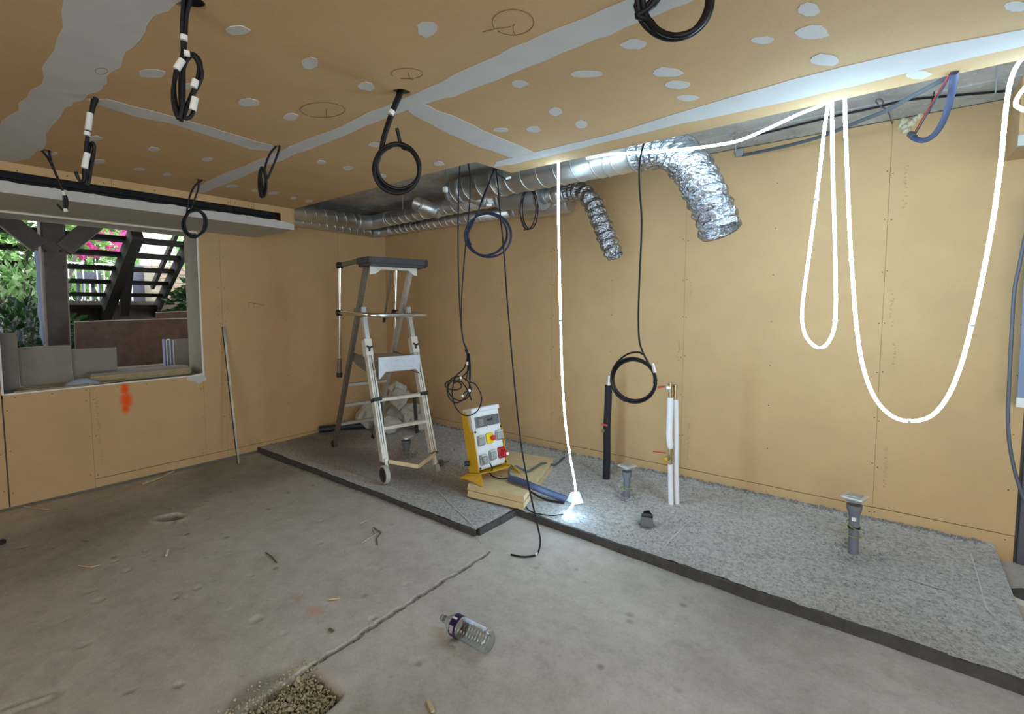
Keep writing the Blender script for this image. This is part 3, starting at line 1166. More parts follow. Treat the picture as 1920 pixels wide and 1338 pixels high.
# ------------------------------------------------------------------ bulkhead over the window
BE = -1.525
bulk = thing('trim_1', (BX / 2, -3, 2.08), 'boxed bulkhead over the window with a long black grille slot', None, None, 'structure')
obj('underside_board', MB().span((0.001, -5.2, 2.08), (BX - .0005, BE, 2.0925)), M['white_primer'], bulk)
board_part(bulk, 'end_board', [(0.001, BE, 2.093), (BX, BE, 2.093), (BX, BE, CZ - .001), (.001, BE, CZ - .001)], (0, -.0125, 0), M['board'])
SL0, SL1 = 2.148, 2.208      # slot height
SE = at(527, 411, 0, BX).y   # slot end
seam_y = [at(209, 344, 0, BX).y, at(432, 379, 0, BX).y, at(476, 390, 0, BX).y]
ye = [-5.2] + seam_y + [BE - .013]
for a, b in zip(ye[:-1], ye[1:]):
    obj('plasterboard_strip', MB().span((BX - .0125, a + .001, SL1), (BX, b - .001, CZ - .001)), M['board'], bulk)
obj('plasterboard_strip', MB().span((BX - .0125, SE, 2.093), (BX, BE - .013, SL1 - .0005)), M['board'], bulk)
obj('fascia_board', MB().span((BX - .0125, -5.2, 2.081), (BX, SE, SL0 - .008)), M['white_primer'], bulk)
g = random.Random(8)
top = []
yy = -5.2
while yy < SE:
    top.append(Vector((BX, yy, SL0 + noise.noise((yy * 6, 2, 0)) * .012 + g.uniform(-.003, .002) - .004)))
    yy += .02
top.append(Vector((BX, SE, SL0 - .004)))
low = [Vector((BX, BE - .001, 2.128)), Vector((BX, BE - .001, 2.0805)), Vector((BX, -5.2, 2.0805))]
fill_poly(bulk, 'compound_coat', top + [Vector((BX, SE + .06, 2.135))] + low, (.0015, 0, 0), M['compound'])
mb = MB()
mb.span((BX - .09, -5.2, SL0 - .03), (BX - .08, SE, SL1 + .03))
mb.span((BX - .08, -5.2, SL0 - .03), (BX - .013, SE, SL0 - .02))
mb.span((BX - .08, -5.2, SL1 + .02), (BX - .013, SE, SL1 + .03))
obj('black_liner', mb, M['black'], bulk)
obj('black_rail', MB().span((BX - .06, -5.2, SL0 + .026), (BX - .045, SE, SL0 + .034)), M['black'], bulk)
mb = MB()
for y, z in [(at(x, y, 0, BX).y, at(x, y, 0, BX).z) for x, y in ((32, 320), (126, 330), (195, 343), (213, 345), (290, 357), (369, 370), (428, 379), (441, 380), (466, 386), (472, 388), (517, 396))]:
    mb.lathe((BX + .001, y, z), (-1, 0, 0), [(0, .004), (.002, .004)], 6)
tag(obj('screw_heads', mb, M['screw'], bulk), None, None, None, 'stuff')

# small bulkhead at the right end of the right wall
b2 = thing('trim_2', (5.28, -.3, 2.2), 'small boxed bulkhead at the far right of the right wall', None, None, 'structure')
board_part(b2, 'side_board', [(5.285, 0, 2.2), (5.285, -.31, 2.2), (5.285, -.31, 2.529), (5.285, 0, 2.529)], (.0125, 0, 0), M['board'])
obj('front_board', MB().span((5.298, -.31, 2.25), (8.9, -.2975, 2.529)), M['board'], b2)
obj('compound_coat', MB().span((5.284, -.3115, 2.199), (8.9, -.296, 2.25)), M['compound'], b2)
obj('underside_board', MB().span((5.298, -.297, 2.2), (8.9, -.001, 2.2125)), M['board'], b2)

# door jamb at the right edge
dj = thing('door_1', (5.46, .1, 0), 'grey door jamb at the end of the right wall', None, None, 'structure')
obj('jamb', MB().span((5.438, -.006, 0), (5.53, .02, 2.195), .003), M['trim_grey'], dj)
obj('leaf', MB().span((5.522, -.012, .01), (6.4, .018, 2.19), .003), M['trim_grey'], dj)

# ================================================================== OUTSIDE THE WINDOW
mb = MB().span((-1.25, -6.5, -.05), (-.32, 1, .812 - .03))
tag(obj('planter_wall', mb, M['retain'], None), 'low masonry ledge just outside the window', None, None, 'structure')
mb = MB().span((-4.3, -7, -.05), (-1.25, 2, .3))
tag(obj('ground', mb, M['terrace'], None), 'dark ground below the outside stair', None, None, 'structure')
mb = MB()
mb.span((-4.55, -7, 0), (-4.3, 2, 1.5))
tag(obj('retaining_wall', mb, M['retain'], None), 'dark retaining wall behind the stair foot', None, None, 'structure')
mb = MB().span((-16, -14, -.05), (-4.5, 9, 1.42))
tag(obj('terrace', mb, M['terrace'], None), 'raised garden terrace beyond the stair', None, None, 'structure')
# deck overhead
dk = thing('deck_overhead', (-1.2, -2.5, 2.76), 'dark timber deck over the outside stair foot', None, None, 'structure')
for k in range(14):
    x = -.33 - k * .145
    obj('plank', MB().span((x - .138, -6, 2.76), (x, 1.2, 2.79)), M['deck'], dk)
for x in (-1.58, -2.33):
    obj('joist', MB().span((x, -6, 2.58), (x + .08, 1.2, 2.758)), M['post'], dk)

post = thing('timber_post', (-1.5, -2.72, .78), 'thick weathered dark timber post with two diagonal braces outside window', 'post')
a, b = at(97, 415, 0, -1.5), at(105, 640, 0, -1.5)
obj('post_shaft', MB().bar((-1.5, b.y, .3), (-1.5, a.y, 2.575), .175, .17, (1, 0, 0), .012), M['post'], post)
pb = [at(x, y, 0, -1.42) for x, y in ((74, 462), (-10, 395))]
obj('brace', MB().bar(pb[0], pb[1], .07, .145, (0, 1, 1), .006), M['post'], post)
pb = [at(x, y, 0, -1.44) for x, y in ((118, 468), (196, 404))]
obj('brace', MB().bar(pb[0], pb[1], .07, .145, (0, -1, 1), .006), M['post'], post)
for x, y in ((84, 470), (114, 471)):
    obj('bolt_head', MB().lathe(at(x, y, 0, -1.41), (1, 0, 0), [(0, .012), (.008, .012), (.012, .008)], 10), M['black_plastic'], post)
pts = [at(x, y, 0, -1.48) for x, y in ((74, 470), (77, 520), (80, 570), (83, 610), (88, 645))]
mb = MB()
L_ = smooth(pts, 6)
mb.prism([p + Vector((0, -.005, 0)) for p in L_] + [p + Vector((0, -.034 - .006 * sin(i), 0)) for i, p in reversed(list(enumerate(L_)))], (.004, 0, 0))
tag(obj('blue_film', mb, M['tarp'], None), 'pale blue plastic film hanging along the timber post', 'plastic film')

stair = thing('outdoor_stair', (-3, -2, 1.42), 'dark open-tread timber stair seen from below through the window', 'stair')
YR, YL = -1.16, -2.95
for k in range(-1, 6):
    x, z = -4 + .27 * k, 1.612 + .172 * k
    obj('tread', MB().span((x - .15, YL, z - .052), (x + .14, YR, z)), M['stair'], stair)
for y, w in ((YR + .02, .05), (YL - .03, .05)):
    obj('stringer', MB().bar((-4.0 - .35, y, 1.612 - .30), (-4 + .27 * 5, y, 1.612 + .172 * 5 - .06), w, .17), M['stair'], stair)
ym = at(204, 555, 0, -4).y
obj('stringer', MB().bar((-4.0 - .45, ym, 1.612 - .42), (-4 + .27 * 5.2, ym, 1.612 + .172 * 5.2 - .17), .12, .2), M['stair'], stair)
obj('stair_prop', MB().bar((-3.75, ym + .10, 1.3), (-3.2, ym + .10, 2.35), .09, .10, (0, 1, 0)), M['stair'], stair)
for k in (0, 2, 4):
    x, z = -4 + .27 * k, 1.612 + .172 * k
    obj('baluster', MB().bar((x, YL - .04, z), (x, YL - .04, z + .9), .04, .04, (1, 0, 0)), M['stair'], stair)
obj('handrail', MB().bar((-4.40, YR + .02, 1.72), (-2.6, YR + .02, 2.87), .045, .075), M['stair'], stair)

# boards standing and lying outside
grp = None


def upright(name, pbl, pbr, ytop, X, z0, th, m, label, cat, lean=0.0):
    a, b = at(pbl[0], pbl[1], 0, X), at(pbr[0], pbr[1], 0, X)
    h = at((pbl[0] + pbr[0]) / 2, ytop, 0, X).z - z0
    mb = MB().prism([(X, a.y, z0), (X, b.y, z0), (X - lean, b.y + .004, z0 + h), (X - lean, a.y - .004, z0 + h)], (-th, 0, 0))
    return tag(obj(name, mb, m, None), label, cat)


SILL = WZ0
upright('cement_board', (-18, 735), (38, 735), 624, -.22, SILL, .012, M['cement'], 'tall narrow grey cement board at the left end of the sill', 'board')
t1 = thing('cement_board', (-.25, -2.98, SILL), 'largest square grey cement board standing on the sill before the post', 'board')
a, b = at(44, 722, 0, -.25), at(137, 716, 0, -.25)
for k in range(3):
    x = -.25 - .014 * k
    dy = -.006 * k
    obj('board_sheet', MB().prism([(x, a.y + dy, SILL), (x, b.y + dy, SILL), (x - .02, b.y + dy, 1.115), (x - .02, a.y + dy, 1.115)], (-.0115, 0, 0)), M['cement'], t1)
upright('cement_board', (138, 710), (221, 705), 653, -.29, SILL, .012, M['cement'], 'smaller square grey cement board standing right of the largest one', 'board', .015)
st_ = thing('board_stack', (-.62, -2.1, .782), 'upright stack of thin grey boards with blue-white edges by right jamb', 'board stack')
p = at(308, 640, 0, -.6)
zt = at(312, 636, 0, -.6).z
for k in range(6):
    y0 = p.y + .0135 * k
    obj('board_sheet', MB().span((-.6 - .004 * (k % 2), y0, .782), (-.66, y0 + .0105, zt - .003 * (k % 3))), M['paper'] if k % 2 else M['stack_blue'], st_)
y0 = p.y + .083
obj('board_sheet', MB().span((-.6, y0, .782), (-.612, y0 + .34, zt)), M['cement'], st_)
pile = thing('board_pile', (-.3, -2.4, SILL), 'long low pile of plasterboard strips lying on the sill', 'board pile')
for k in range(4):
    z = SILL + .019 * k
    m_ = M['pile_side'] if k < 3 else M['cement']
    mb = MB().span((-.30 + .006 * (k % 2), -2.775 + .004 * k, z + .0005), (-.13, -2.075 - .003 * k, z + .0185), .001)
    obj('plasterboard_strip', mb, m_, pile)
ply = thing('plywood_sheet', (-1.15, -2.2, .782), 'wide dark brown plywood sheet with pale edge leaning outside', 'plywood')
a, b, c_ = at(140, 603, 0, -1.2), at(352, 597, 0, -1.2), at(133, 690, 0, -1.1)
obj('sheet', MB().prism([(-1.1, a.y - .03, .783), (-1.1, b.y + .5, .783), (-1.2, b.y + .5, b.z + .01), (-1.2, a.y, a.z - .003)], (-.018, 0, 0)), M['ply'], ply)
obj('edge_band', MB().prism([(-1.198, a.y, a.z - .004), (-1.198, b.y + .5, b.z + .009), (-1.199, b.y + .5, b.z + .017), (-1.199, a.y, a.z + .004)], (-.019, 0, 0)), M['ply_edge'], ply)
a, b = at(293, 586, 0, -1.23), at(352, 582, 0, -1.23)
ply2 = thing('plywood_sheet', (-1.23, a.y, .782), 'second plywood sheet showing just above the wide one by the right jamb', 'plywood')
obj('sheet', MB().prism([(-1.225, a.y, .783), (-1.225, b.y + .5, .783), (-1.235, b.y + .5, b.z), (-1.235, a.y, a.z)], (-.018, 0, 0)), M['ply'], ply2)
obj('edge_band', MB().prism([(-1.234, a.y, a.z), (-1.234, b.y + .5, b.z), (-1.2345, b.y + .5, b.z + .008), (-1.2345, a.y, a.z + .008)], (-.018, 0, 0)), M['ply_edge'], ply2)
tmb = at(300, 685, 0, -.95)
bt = thing('timber_batten', (-1.0, -2.3, .782), 'timber batten with pale top lying on the ledge behind cement boards', 'batten')
obj('batten_body', MB().span((-1.06, -2.75, .783), (-.93, -1.85, tmb.z - .004), .003), M['ply'], bt)
obj('pale_top', MB().span((-1.062, -2.75, tmb.z - .0035), (-.928, -1.85, tmb.z + .008)), M['ply_edge'], bt)
# torn strip and clear film on the sill's front edge
g = random.Random(21)
strip_px = [(27, 735), (40, 724), (80, 722), (120, 716), (160, 712), (205, 709), (232, 706), (235, 712), (205, 716), (150, 722), (90, 729), (45, 733)]
mb = MB()
P0 = [at(x, y, 2, SILL + .012) for x, y in strip_px]
mb.prism([Vector((min(-.003, q.x), q.y, SILL + .004 + .006 * g.random())) for q in P0], (0, 0, .006))
tag(obj('cardboard_strip', mb, M['pile_side'], None), 'torn flat strip of cardboard along the front of the sill', 'cardboard')
mb = MB()
for k in range(7):
    for i in range(9):
        u, w = i / 8, k / 6
        q = Vector((-.05 - .12 * w, -2.93 + .22 * u, SILL + .012 + .04 * sin(pi * u) * sin(pi * w) * (1 + .5 * noise.noise((i, k, 2)))))
        mb.v.append(tuple(q))
for k in range(6):
    for i in range(8):
        mb.f.append([k * 9 + i, k * 9 + i + 1, (k + 1) * 9 + i + 1, (k + 1) * 9 + i])
        mb.s.append(False)
tag(obj('plastic_wrap', mb, M['film'], None), 'crumpled pale blue plastic wrap on the sill before the cement boards', 'plastic wrap')


# plants
def leaves(n, c, s, size, g, droop=.3, shape=2.2):
    mb = MB()
    for k in range(n):
        while True:
            d = Vector((g.uniform(-1, 1), g.uniform(-1, 1), g.uniform(-1, 1)))
            if .35 < d.length < 1:
                break
        p = Vector((c[0] + d.x * s[0], c[1] + d.y * s[1], c[2] + d.z * s[2]))
        L = size * g.uniform(.6, 1.3)
        t = (d.normalized() + Vector((g.uniform(-.7, .7), g.uniform(-.7, .7), g.uniform(-.8, .5)))).normalized()
        u = t.orthogonal().normalized()
        u = (Matrix.Rotation(g.uniform(0, 6.28), 3, t) @ u)
        w = L / shape / 1.6
        mid = p + t * L * .5
        n_ = t.cross(u) * L * .12
        mb.add([p, mid + u * w + n_, p + t * L, mid - u * w + n_], [[0, 1, 2], [0, 2, 3]])
    return mb


def bush(name, label, cat, c, s, n, size, m, seed, base, flowers=0, group=None):
    g = random.Random(seed)
    t = thing(name, (c[0], c[1], base), label, cat, group)
    tag(obj('foliage', leaves(n, c, s, size, g), m, t), None, None, None, 'stuff')
    mb = MB()
    for k in range(6):
        e = Vector((c[0] + g.uniform(-.7, .7) * s[0], c[1] + g.uniform(-.7, .7) * s[1], c[2] + g.uniform(-.2, .5) * s[2]))
        q = Vector((c[0] + g.uniform(-.1, .1), c[1] + g.uniform(-.1, .1), base - .02))
        mb.tube(smooth([q, q.lerp(e, .5) + Vector((g.uniform(-.06, .06), g.uniform(-.06, .06), .05)), e], 4), [.014] * 8 + [.006], 5)
    obj('stem', mb, M['post'], t)
    return t


def blossom(t, p, r, seed):
    g = random.Random(seed)
    obj('blossom', leaves(60, p, (r, r, r * .8), r * .8, g, shape=1.3), M['petal'], t)


p = at(25, 470, 0, -3.0)
bush('leafy_shrub', 'tall bright shrub at the far left of the window view', 'shrub', (-3.2, p.y - .1, 2.1), (.55, .45, .55), 900, .10, M['leaf'], 1, .3)
p = at(45, 530, 0, -2.6)
bush('leafy_shrub', 'pale leafy branch beside the left of the timber post', 'shrub', (-2.6, p.y, p.z), (.25, .32, .22), 260, .10, M['leaf_pale'], 2, .3)
p = at(50, 600, 0, -2.2)
bush('leafy_shrub', 'dark glossy shrub low beside the foot of the timber post', 'shrub', (-2.15, p.y - .1, 1.12), (.4, .55, .34), 1100, .10, M['leaf_dark'], 3, .3)
p = at(215, 450, 0, -6.5)
rh = bush('rhododendron', 'pale green shrub with pink blossoms behind the stair', 'shrub', (-7, p.y - .1, 2.45), (.7, 1.5, .85), 1700, .16, M['leaf_pale'], 4, 1.42)
for k, (x, y) in enumerate(((153, 467), (172, 471), (180, 439), (224, 434), (215, 462), (158, 440))):
    blossom(rh, at(x, y, 0, -6.3), .10 if k != 0 else .14, 30 + k)
p = at(140, 425, 0, -5.5)
bush('leafy_shrub', 'bright green shrub behind the stair just right of the timber post', 'shrub', (-5.7, p.y - .2, 2.9), (.5, .8, .5), 700, .13, M['leaf'], 5, 1.42)
p = at(335, 550, 0, -3.4)
bush('leafy_shrub', 'dark spiky shrub beside the right jamb below the stair', 'shrub', (-3.2, p.y + .25, 1.45), (.3, .4, .35), 500, .14, M['leaf_dark'], 6, .3)
p = at(262, 470, 0, -8)
bush('leafy_shrub', 'green climbing shrub seen between the stair treads', 'shrub', (-8.3, p.y, 2.3), (.5, .6, .9), 700, .14, M['leaf'], 7, 1.42)
for k, (yy, zz) in enumerate(((-10, 3.0), (-7, 3.3), (-4, 3.0), (-1, 3.2), (2, 3.0))):
    bush('hedge_tree', ['broad hedge tree closing the garden at its left end', 'broad hedge tree second from the left end of the garden', 'broad hedge tree at the middle of the garden end', 'broad hedge tree behind the white column', 'broad hedge tree at the right end of the garden'][k], 'tree', (-13, yy, zz), (.9, 1.2, 1.8), 1400, .3, M['leaf' if k % 2 else 'leaf_pale'], 40 + k, 1.42)
# white column with gutter pipes, planter, chairs, brick pier
p = at(275, 490, 0, -6)
wc = thing('white_column', (-6, p.y, 1.42), 'tall white boarded column behind the stair', 'column')
obj('column_shaft', MB().span((-6.1, p.y - .09, 1.42), (-5.95, p.y + .05, 4.2), .006), M['white_paint'], wc)
obj('column_plank', MB().span((-6.12, p.y + .055, 1.42), (-5.97, p.y + .25, 4.2), .006), M['ply_edge'], wc)
for k, x in enumerate((297, 310, 325)):
    q = at(x, 470, 0, -5.6)
    dp = thing('drainpipe', (-5.6, q.y, 1.42), ['pale drainpipe nearest the white column', 'pale drainpipe at the middle of three beside the column', 'pale drainpipe nearest the right stair stringer'][k], 'pipe', 'drainpipes beside the white column')
    obj('pipe', MB().tube([(-5.6, q.y, 1.42), (-5.6, q.y, 4)], .042, 12), M['white_paint'], dp)
    for z in (1.9, 2.6, 3.2):
        obj('bracket', MB().lathe((-5.6, q.y, z), (0, 0, 1), [(0, .050), (.04, .050)], 12), M['galv_dull'], dp)
p = at(50, 470, 0, -4.6)
wc2 = thing('white_gate_post', (-4.6, at(45, 500, 0, -4.6).y, 1.42), 'pale boarded gate post at left of the timber post', 'post')
for k, (x0, x1) in enumerate(((38, 44), (45, 55), (57, 62), (63, 74))):
    a, b = at(x0, 500, 0, -4.6), at(x1, 500, 0, -4.6)
    obj('plank', MB().span((-4.6 - .03 * (k % 2), a.y, .32), (-4.57 - .03 * (k % 2), b.y, 3.6)), M['white_paint'] if k != 1 else M['ply_edge'], wc2)
a, b = at(240, 520, 0, -5.5), at(287, 520, 0, -5.5)
pl_ = thing('planter_box', (-5.6, (a.y + b.y) / 2, 1.42), 'large grey planter box behind the lower stair treads', 'planter')
zt = at(260, 497, 0, -5.5).z
obj('planter_body', MB().span((-5.9, a.y, 1.42), (-5.5, b.y, zt - .04), .01), M['planter'], pl_)
obj('planter_rim', MB().span((-5.92, a.y - .02, zt - .039), (-5.48, b.y + .02, zt), .006), M['planter'], pl_)
a, b = at(153, 515, 0, -6.0), at(190, 515, 0, -6.0)
pl_ = thing('garden_table', (-6.2, (a.y + b.y) / 2, 1.42), 'grey garden table seen between lower stair treads', 'table')
zt = at(170, 509, 0, -6).z
obj('table_top', MB().span((-6.5, a.y, zt - .2), (-6, b.y, zt), .01), M['planter'], pl_)
for sx_ in (-6.47, -6.05):
    for yy in (a.y + .03, b.y - .03):
        obj('leg', MB().span((sx_ - .02, yy - .02, 1.42), (sx_ + .02, yy + .02, zt - .2)), M['planter'], pl_)
for k, x in enumerate((219, 138)):
    q = at(x, 535, 0, -5.2)
    ch = thing('garden_chair', (-5.3, q.y, 1.42), ['white metal garden chair left of the grey planter box', 'white metal garden chair left of the garden table'][k], 'chair', 'white garden chairs')
    obj('seat', MB().span((-5.5, q.y - .2, 1.80), (-5.1, q.y + .2, 1.83), .004), M['white_paint'], ch)
    for dx in (-5.48, -5.12):
        for dy in (-.18, .18):
            obj('leg', MB().tube([(dx, q.y + dy, 1.42), (dx, q.y + dy, 1.8)], .012, 8), M['white_paint'], ch)
    for i in range(5):
        obj('back_slat', MB().tube([(-5.49, q.y - .18 + .09 * i, 1.83), (-5.53, q.y - .18 + .09 * i, 2.12)], .010, 6), M['white_paint'], ch)
    obj('back_rail', MB().tube([(-5.53, q.y - .2, 2.12), (-5.53, q.y + .2, 2.12)], .012, 8), M['white_paint'], ch)
q = at(22, 490, 0, -4)
pt = thing('garden_pot', (-4, q.y, 1.42), 'dark blue glazed pot under the tall shrub at far left', 'pot')
obj('pot_body', MB().lathe((-4, q.y, .3), (0, 0, 1), [(0, .16), (.9, .24), (1.35, .27)], 24), M['pot'], pt)
obj('pot_rim', MB().lathe((-4, q.y, 1.65), (0, 0, 1), [(0, .275), (.02, .30), (.08, .30), (.09, .26)], 24), M['pot'], pt)
# brick pier beyond the stair on the right: each brick its own piece
p0, p1 = at(318, 540, 0, -5.0), at(352, 540, 0, -5.0)
bp = thing('brick_pier', (-5.2, p0.y + .4, .3), 'sandy brick wall beyond the right end of the stair', 'wall')
obj('mortar_core', MB().span((-5.4, p0.y - .25, .3), (-5.012, p0.y + 2.2, 2.11)), M['mortar'], bp)
g = random.Random(17)
for r_ in range(11):
    for c_ in range(9):
        y = p0.y - .25 + c_ * .23 + (.115 if r_ % 2 else 0)
        z = 1.32 + r_ * .072
        me_ = MB().span((-5.03, y + .005, z + .005), (-5.0 + g.uniform(-.006, .006), y + .222, z + .066), .003)
        obj('brick', me_, M['brick'], bp)

# ================================================================== DUCTS
def spiral_duct(parent, p0, p1, r, pitch=.115, name='duct_pipe'):
    p0, p1 = Vector(p0), Vector(p1)
    L = (p1 - p0).length
    ax = (p1 - p0).normalized()
    mb = MB().lathe(p0, ax, [(0, r - .004), (0, r), (L, r), (L, r - .004), (L - .03, r - .005)], 32, True, (False, False))
    mb.lathe(p0 + ax * .03, ax, [(0, 0.001), (.001, r - .002)], 24)
    o = obj(name, mb, M['galv'], parent)
    u = ax.orthogonal().normalized()
    w = ax.cross(u)
    n = int(L / pitch * 24)
    obj('spiral_seam', MB().tube([p0 + ax * (L * i / n) + (u * cos(2 * pi * i / 24) + w * sin(2 * pi * i / 24)) * (r + .0008) for i in range(n + 1)], .0042, 6), M['galv'], o)
    return o


def collar(parent, p, ax, r, l=.035):
    return obj('collar', MB().lathe(Vector(p) - Vector(ax).normalized() * l / 2, ax, [(0, r), (.003, r + .006), (l - .003, r + .006), (l, r)], 28, True), M['galv_dull'], parent)


# upper run: along the left wall, round the corner, then along the right wall
AY0 = -2.6
d1 = thing('spiral_duct', (.2, -1.0, 2.3), 'spiral steel duct turning the corner, with tee stub and round silencer', 'duct')
AX, AZ, BY, BZ, BR = .175, 2.352, -.285, 2.385, .075
spiral_duct(d1, (AX, -2.2, AZ), (AX, -.50, AZ), BR)
el = smooth([(AX, -.50, AZ), (AX, -.40, AZ + .005), (AX + .03, BY - .03, (AZ + BZ) / 2), (AX + .13, BY, BZ - .005), (AX + .25, BY, BZ)], 5)
obj('elbow', MB().tube(el, BR + .003, 28, False), M['galv_dull'], d1)
collar(d1, (AX, -.50, AZ), (0, 1, 0), BR)
collar(d1, (AX + .25, BY, BZ), (1, 0, 0), BR)
E0, E1 = at(940, 368.5, 1, -.34), at(1021, 367, 1, -.34)
Bs = Vector((AX + .25, BY, BZ))
Bm = E0.copy()
spiral_duct(d1, Bs, Bm, BR)
ax = (E1 - E0).normalized()
obj('silencer', MB().lathe(E0, ax, [(0, BR), (.004, .108), (.012, .114), ((E1 - E0).length - .012, .114), ((E1 - E0).length - .004, .108), ((E1 - E0).length, BR)], 36), M['galv_dull'], d1)
collar(d1, E0 + ax * .02, ax, .112, .04)
collar(d1, E1 - ax * .02, ax, .112, .04)
E2 = at(1064, 361, 1, -.34)
spiral_duct(d1, E1, E2, .062, .06)


def stub(parent, col_px, open_px, base_y, r, L):
    c0 = at(col_px[0], col_px[1], 1, base_y)
    p1 = c0 + Vector((0, -L, 0))
    # aim at the photographed open end, staying at the run's height
    q = at(open_px[0], open_px[1], 1, base_y - L)
    ax = (q - c0).normalized()
    L = (q - c0).length
    o = obj('tee_stub', MB().lathe(c0 - ax * .06, ax, [(0, r), (L + .06, r), (L + .06, r - .004), (L - .02, r - .005), (L - .021, .001)], 28, True, (False, False)), M['galv'], parent)
    obj('seal_ring', MB().lathe(q, -ax, [(-.002, r - .004), (-.002, r + .004), (.012, r + .004), (.014, r)], 28, True, (False, False)), M['galv_dull'], o)
    collar(parent, c0 + ax * .02, ax, r, .05)


stub(d1, (814, 394), (781, 382), -.38, .068, .22)
stub(d1, (907, 374), (872, 362), -.38, .064, .22)
# lower slim run
d2 = thing('spiral_duct', (.1, -.6, 2.25), 'slim lower spiral duct tucked against the right wall', 'duct')
CY_, CZ_ = -.125, 2.300
spiral_duct(d2, (.08, -2.2, 2.272), (.08, -.26, 2.272), .05, .09)
obj('elbow', MB().tube(smooth([(.08, -.26, 2.272), (.09, -.17, 2.28), (.16, CY_, 2.29), (.27, CY_, CZ_)], 5), .052, 24, False), M['galv_dull'], d2)
collar(d2, (.27, CY_, CZ_), (1, 0, 0), .05)
F0 = Vector((2.06, CY_, CZ_))
spiral_duct(d2, (.27, CY_, CZ_), F0, .05, .09)
obj('reducer', MB().lathe(F0, (1, 0, 0), [(0, .052), (.05, .058), (.13, .085), (.58, .085), (.60, .078)], 30, True, (False, True)), M['galv'], d2)
collar(d2, F0, (1, 0, 0), .052, .06)

# big straight run under the slab, ends in the large foil hose
d3 = thing('spiral_duct', (2, -.7, 2.3), 'widest straight spiral duct running under the concrete slab', 'duct')
D0 = Vector((1.84, -.70, 2.395))
D1 = Vector((3.72, -.70, 2.395))
spiral_duct(d3, D0, D1, .10, .145)
obj('end_cap', MB().lathe(D0 + Vector((-.012, 0, 0)), (1, 0, 0), [(0, .095), (.004, .103), (.03, .103)], 32), M['galv_dull'], d3)
collar(d3, D0 + Vector((.12, 0, 0)), (1, 0, 0), .10, .05)
for x in (2.4, 3.3):
    obj('strap_hanger', MB().tube([(x, -.70 + .103 * cos(a), 2.395 + .103 * sin(a)) for a in np.linspace(0, 2 * pi, 24)[:-1]], .004, 5, False, True).bar((x, -.70, 2.497), (x, -.70, 2.528), .02, .002, (1, 0, 0)), M['galv_dull'], d3)


def foil_hose(name, pts, r, label, seed, r_end=None):
    P = smooth(pts, 9)
    n = len(P)
    seg = 40
    T = [(P[min(i + 1, n - 1)] - P[max(i - 1, 0)]).normalized() for i in range(n)]
    u = T[0].orthogonal().normalized()
    dense, tt = [], []
    mb = MB()
    rows = []
    L = 0.0
    for i in range(n - 1):
        for k in range(3):
            s = k / 3
            rows.append((P[i].lerp(P[i + 1], s), T[i].lerp(T[i + 1], s).normalized()))
    rows.append((P[-1], T[-1]))
    acc = 0
    for i, (c, t) in enumerate(rows):
        if i:
            acc += (c - rows[i - 1][0]).length
        u = (u - t * u.dot(t)).normalized()
        w = t.cross(u)
        for k in range(seg):
            a = 2 * pi * k / seg
            d = u * cos(a) + w * sin(a)
            q = c + d * r
            rip = sin(acc / .0105 + 1.5 * noise.noise(q * 12 + Vector((seed, 0, 0))))
            e = .006 * rip + .010 * noise.noise(q * 22 + Vector((0, seed, 0))) + .009 * noise.noise(q * 9)
            e += .006 * abs(noise.noise(q * 48))
            mb.v.append(tuple(c + d * (r + e)))
    m = len(rows)
    for i in range(m - 1):
        for k in range(seg):
            j = (k + 1) % seg
            mb.f.append([i * seg + k, i * seg + j, (i + 1) * seg + j, (i + 1) * seg + k])
            mb.s.append(True)
    # turned-in mouth
    c, t = rows[-1]
    b = len(mb.v)
    for k in range(seg):
        v = Vector(mb.v[(m - 1) * seg + k])
        mb.v.append(tuple(c + (v - c) * .9 - t * .012))
    for k in range(seg):
        v = Vector(mb.v[(m - 1) * seg + k])
        mb.v.append(tuple(c + (v - c) * .82 - t * .09))
    for row in (0, 1):
        o0 = (m - 1) * seg if row == 0 else b
        o1 = b if row == 0 else b + seg
        for k in range(seg):
            j = (k + 1) % seg
            mb.f.append([o0 + k, o0 + j, o1 + j, o1 + k])
            mb.s.append(True)
    mb.f.append([b + seg + k for k in range(seg)])
    mb.s.append(False)
    h = thing(name, (P[0].x, P[0].y, P[0].z), label, 'hose')
    obj('foil_sleeve', mb, M['foil'], h)
    w_ = T[0]
    obj('hose_clamp', MB().lathe(P[0] - w_ * .004, w_, [(0, r * .86), (.002, r * 1.06), (.018, r * 1.06), (.02, r * .9)], 30), M['galv_dull'], h)
    return h


Y_ = -.36
foil_hose('foil_hose', [E2 + Vector((-.02, 0, 0)), at(1082, 359, 1, -.36), at(1098, 364, 1, -.38), at(1112, 384, 1, -.39), at(1127, 418, 1, -.40), at(1140, 450, 1, -.40), at(1153, 480, 1, -.41)], .066, 'smaller crumpled foil hose drooping from the round silencer', 3)
foil_hose('foil_hose', [Vector((3.50, -.72, 2.40)), Vector((3.62, -.74, 2.40)), at(1262, 284, 1, -.78), at(1298, 315, 1, -.82), at(1322, 360, 1, -.84), at(1340, 402, 1, -.85), at(1352, 435, 1, -.86)], .112, 'largest crumpled foil hose drooping from the wide duct', 9)
# =================================================================
# ================================================================== LED STRIPS (lit)
def led(name, pts, label, r=.0066, joints=()):
    P = smooth(pts, 5)
    t = thing(name, P[0], label, 'light')
    obj('glowing_tube', MB().tube(P, r, 6), M['led'], t)
    for k in joints:
        q, d = P[k], (P[k + 1] - P[k - 1]).normalized()
        obj('joint_sleeve', MB().lathe(q - d * .006, d, [(0, r + .001), (.001, r + .0035), (.011, r + .0035), (.012, r + .001)], 10), M['white_tape'], t)
    return t


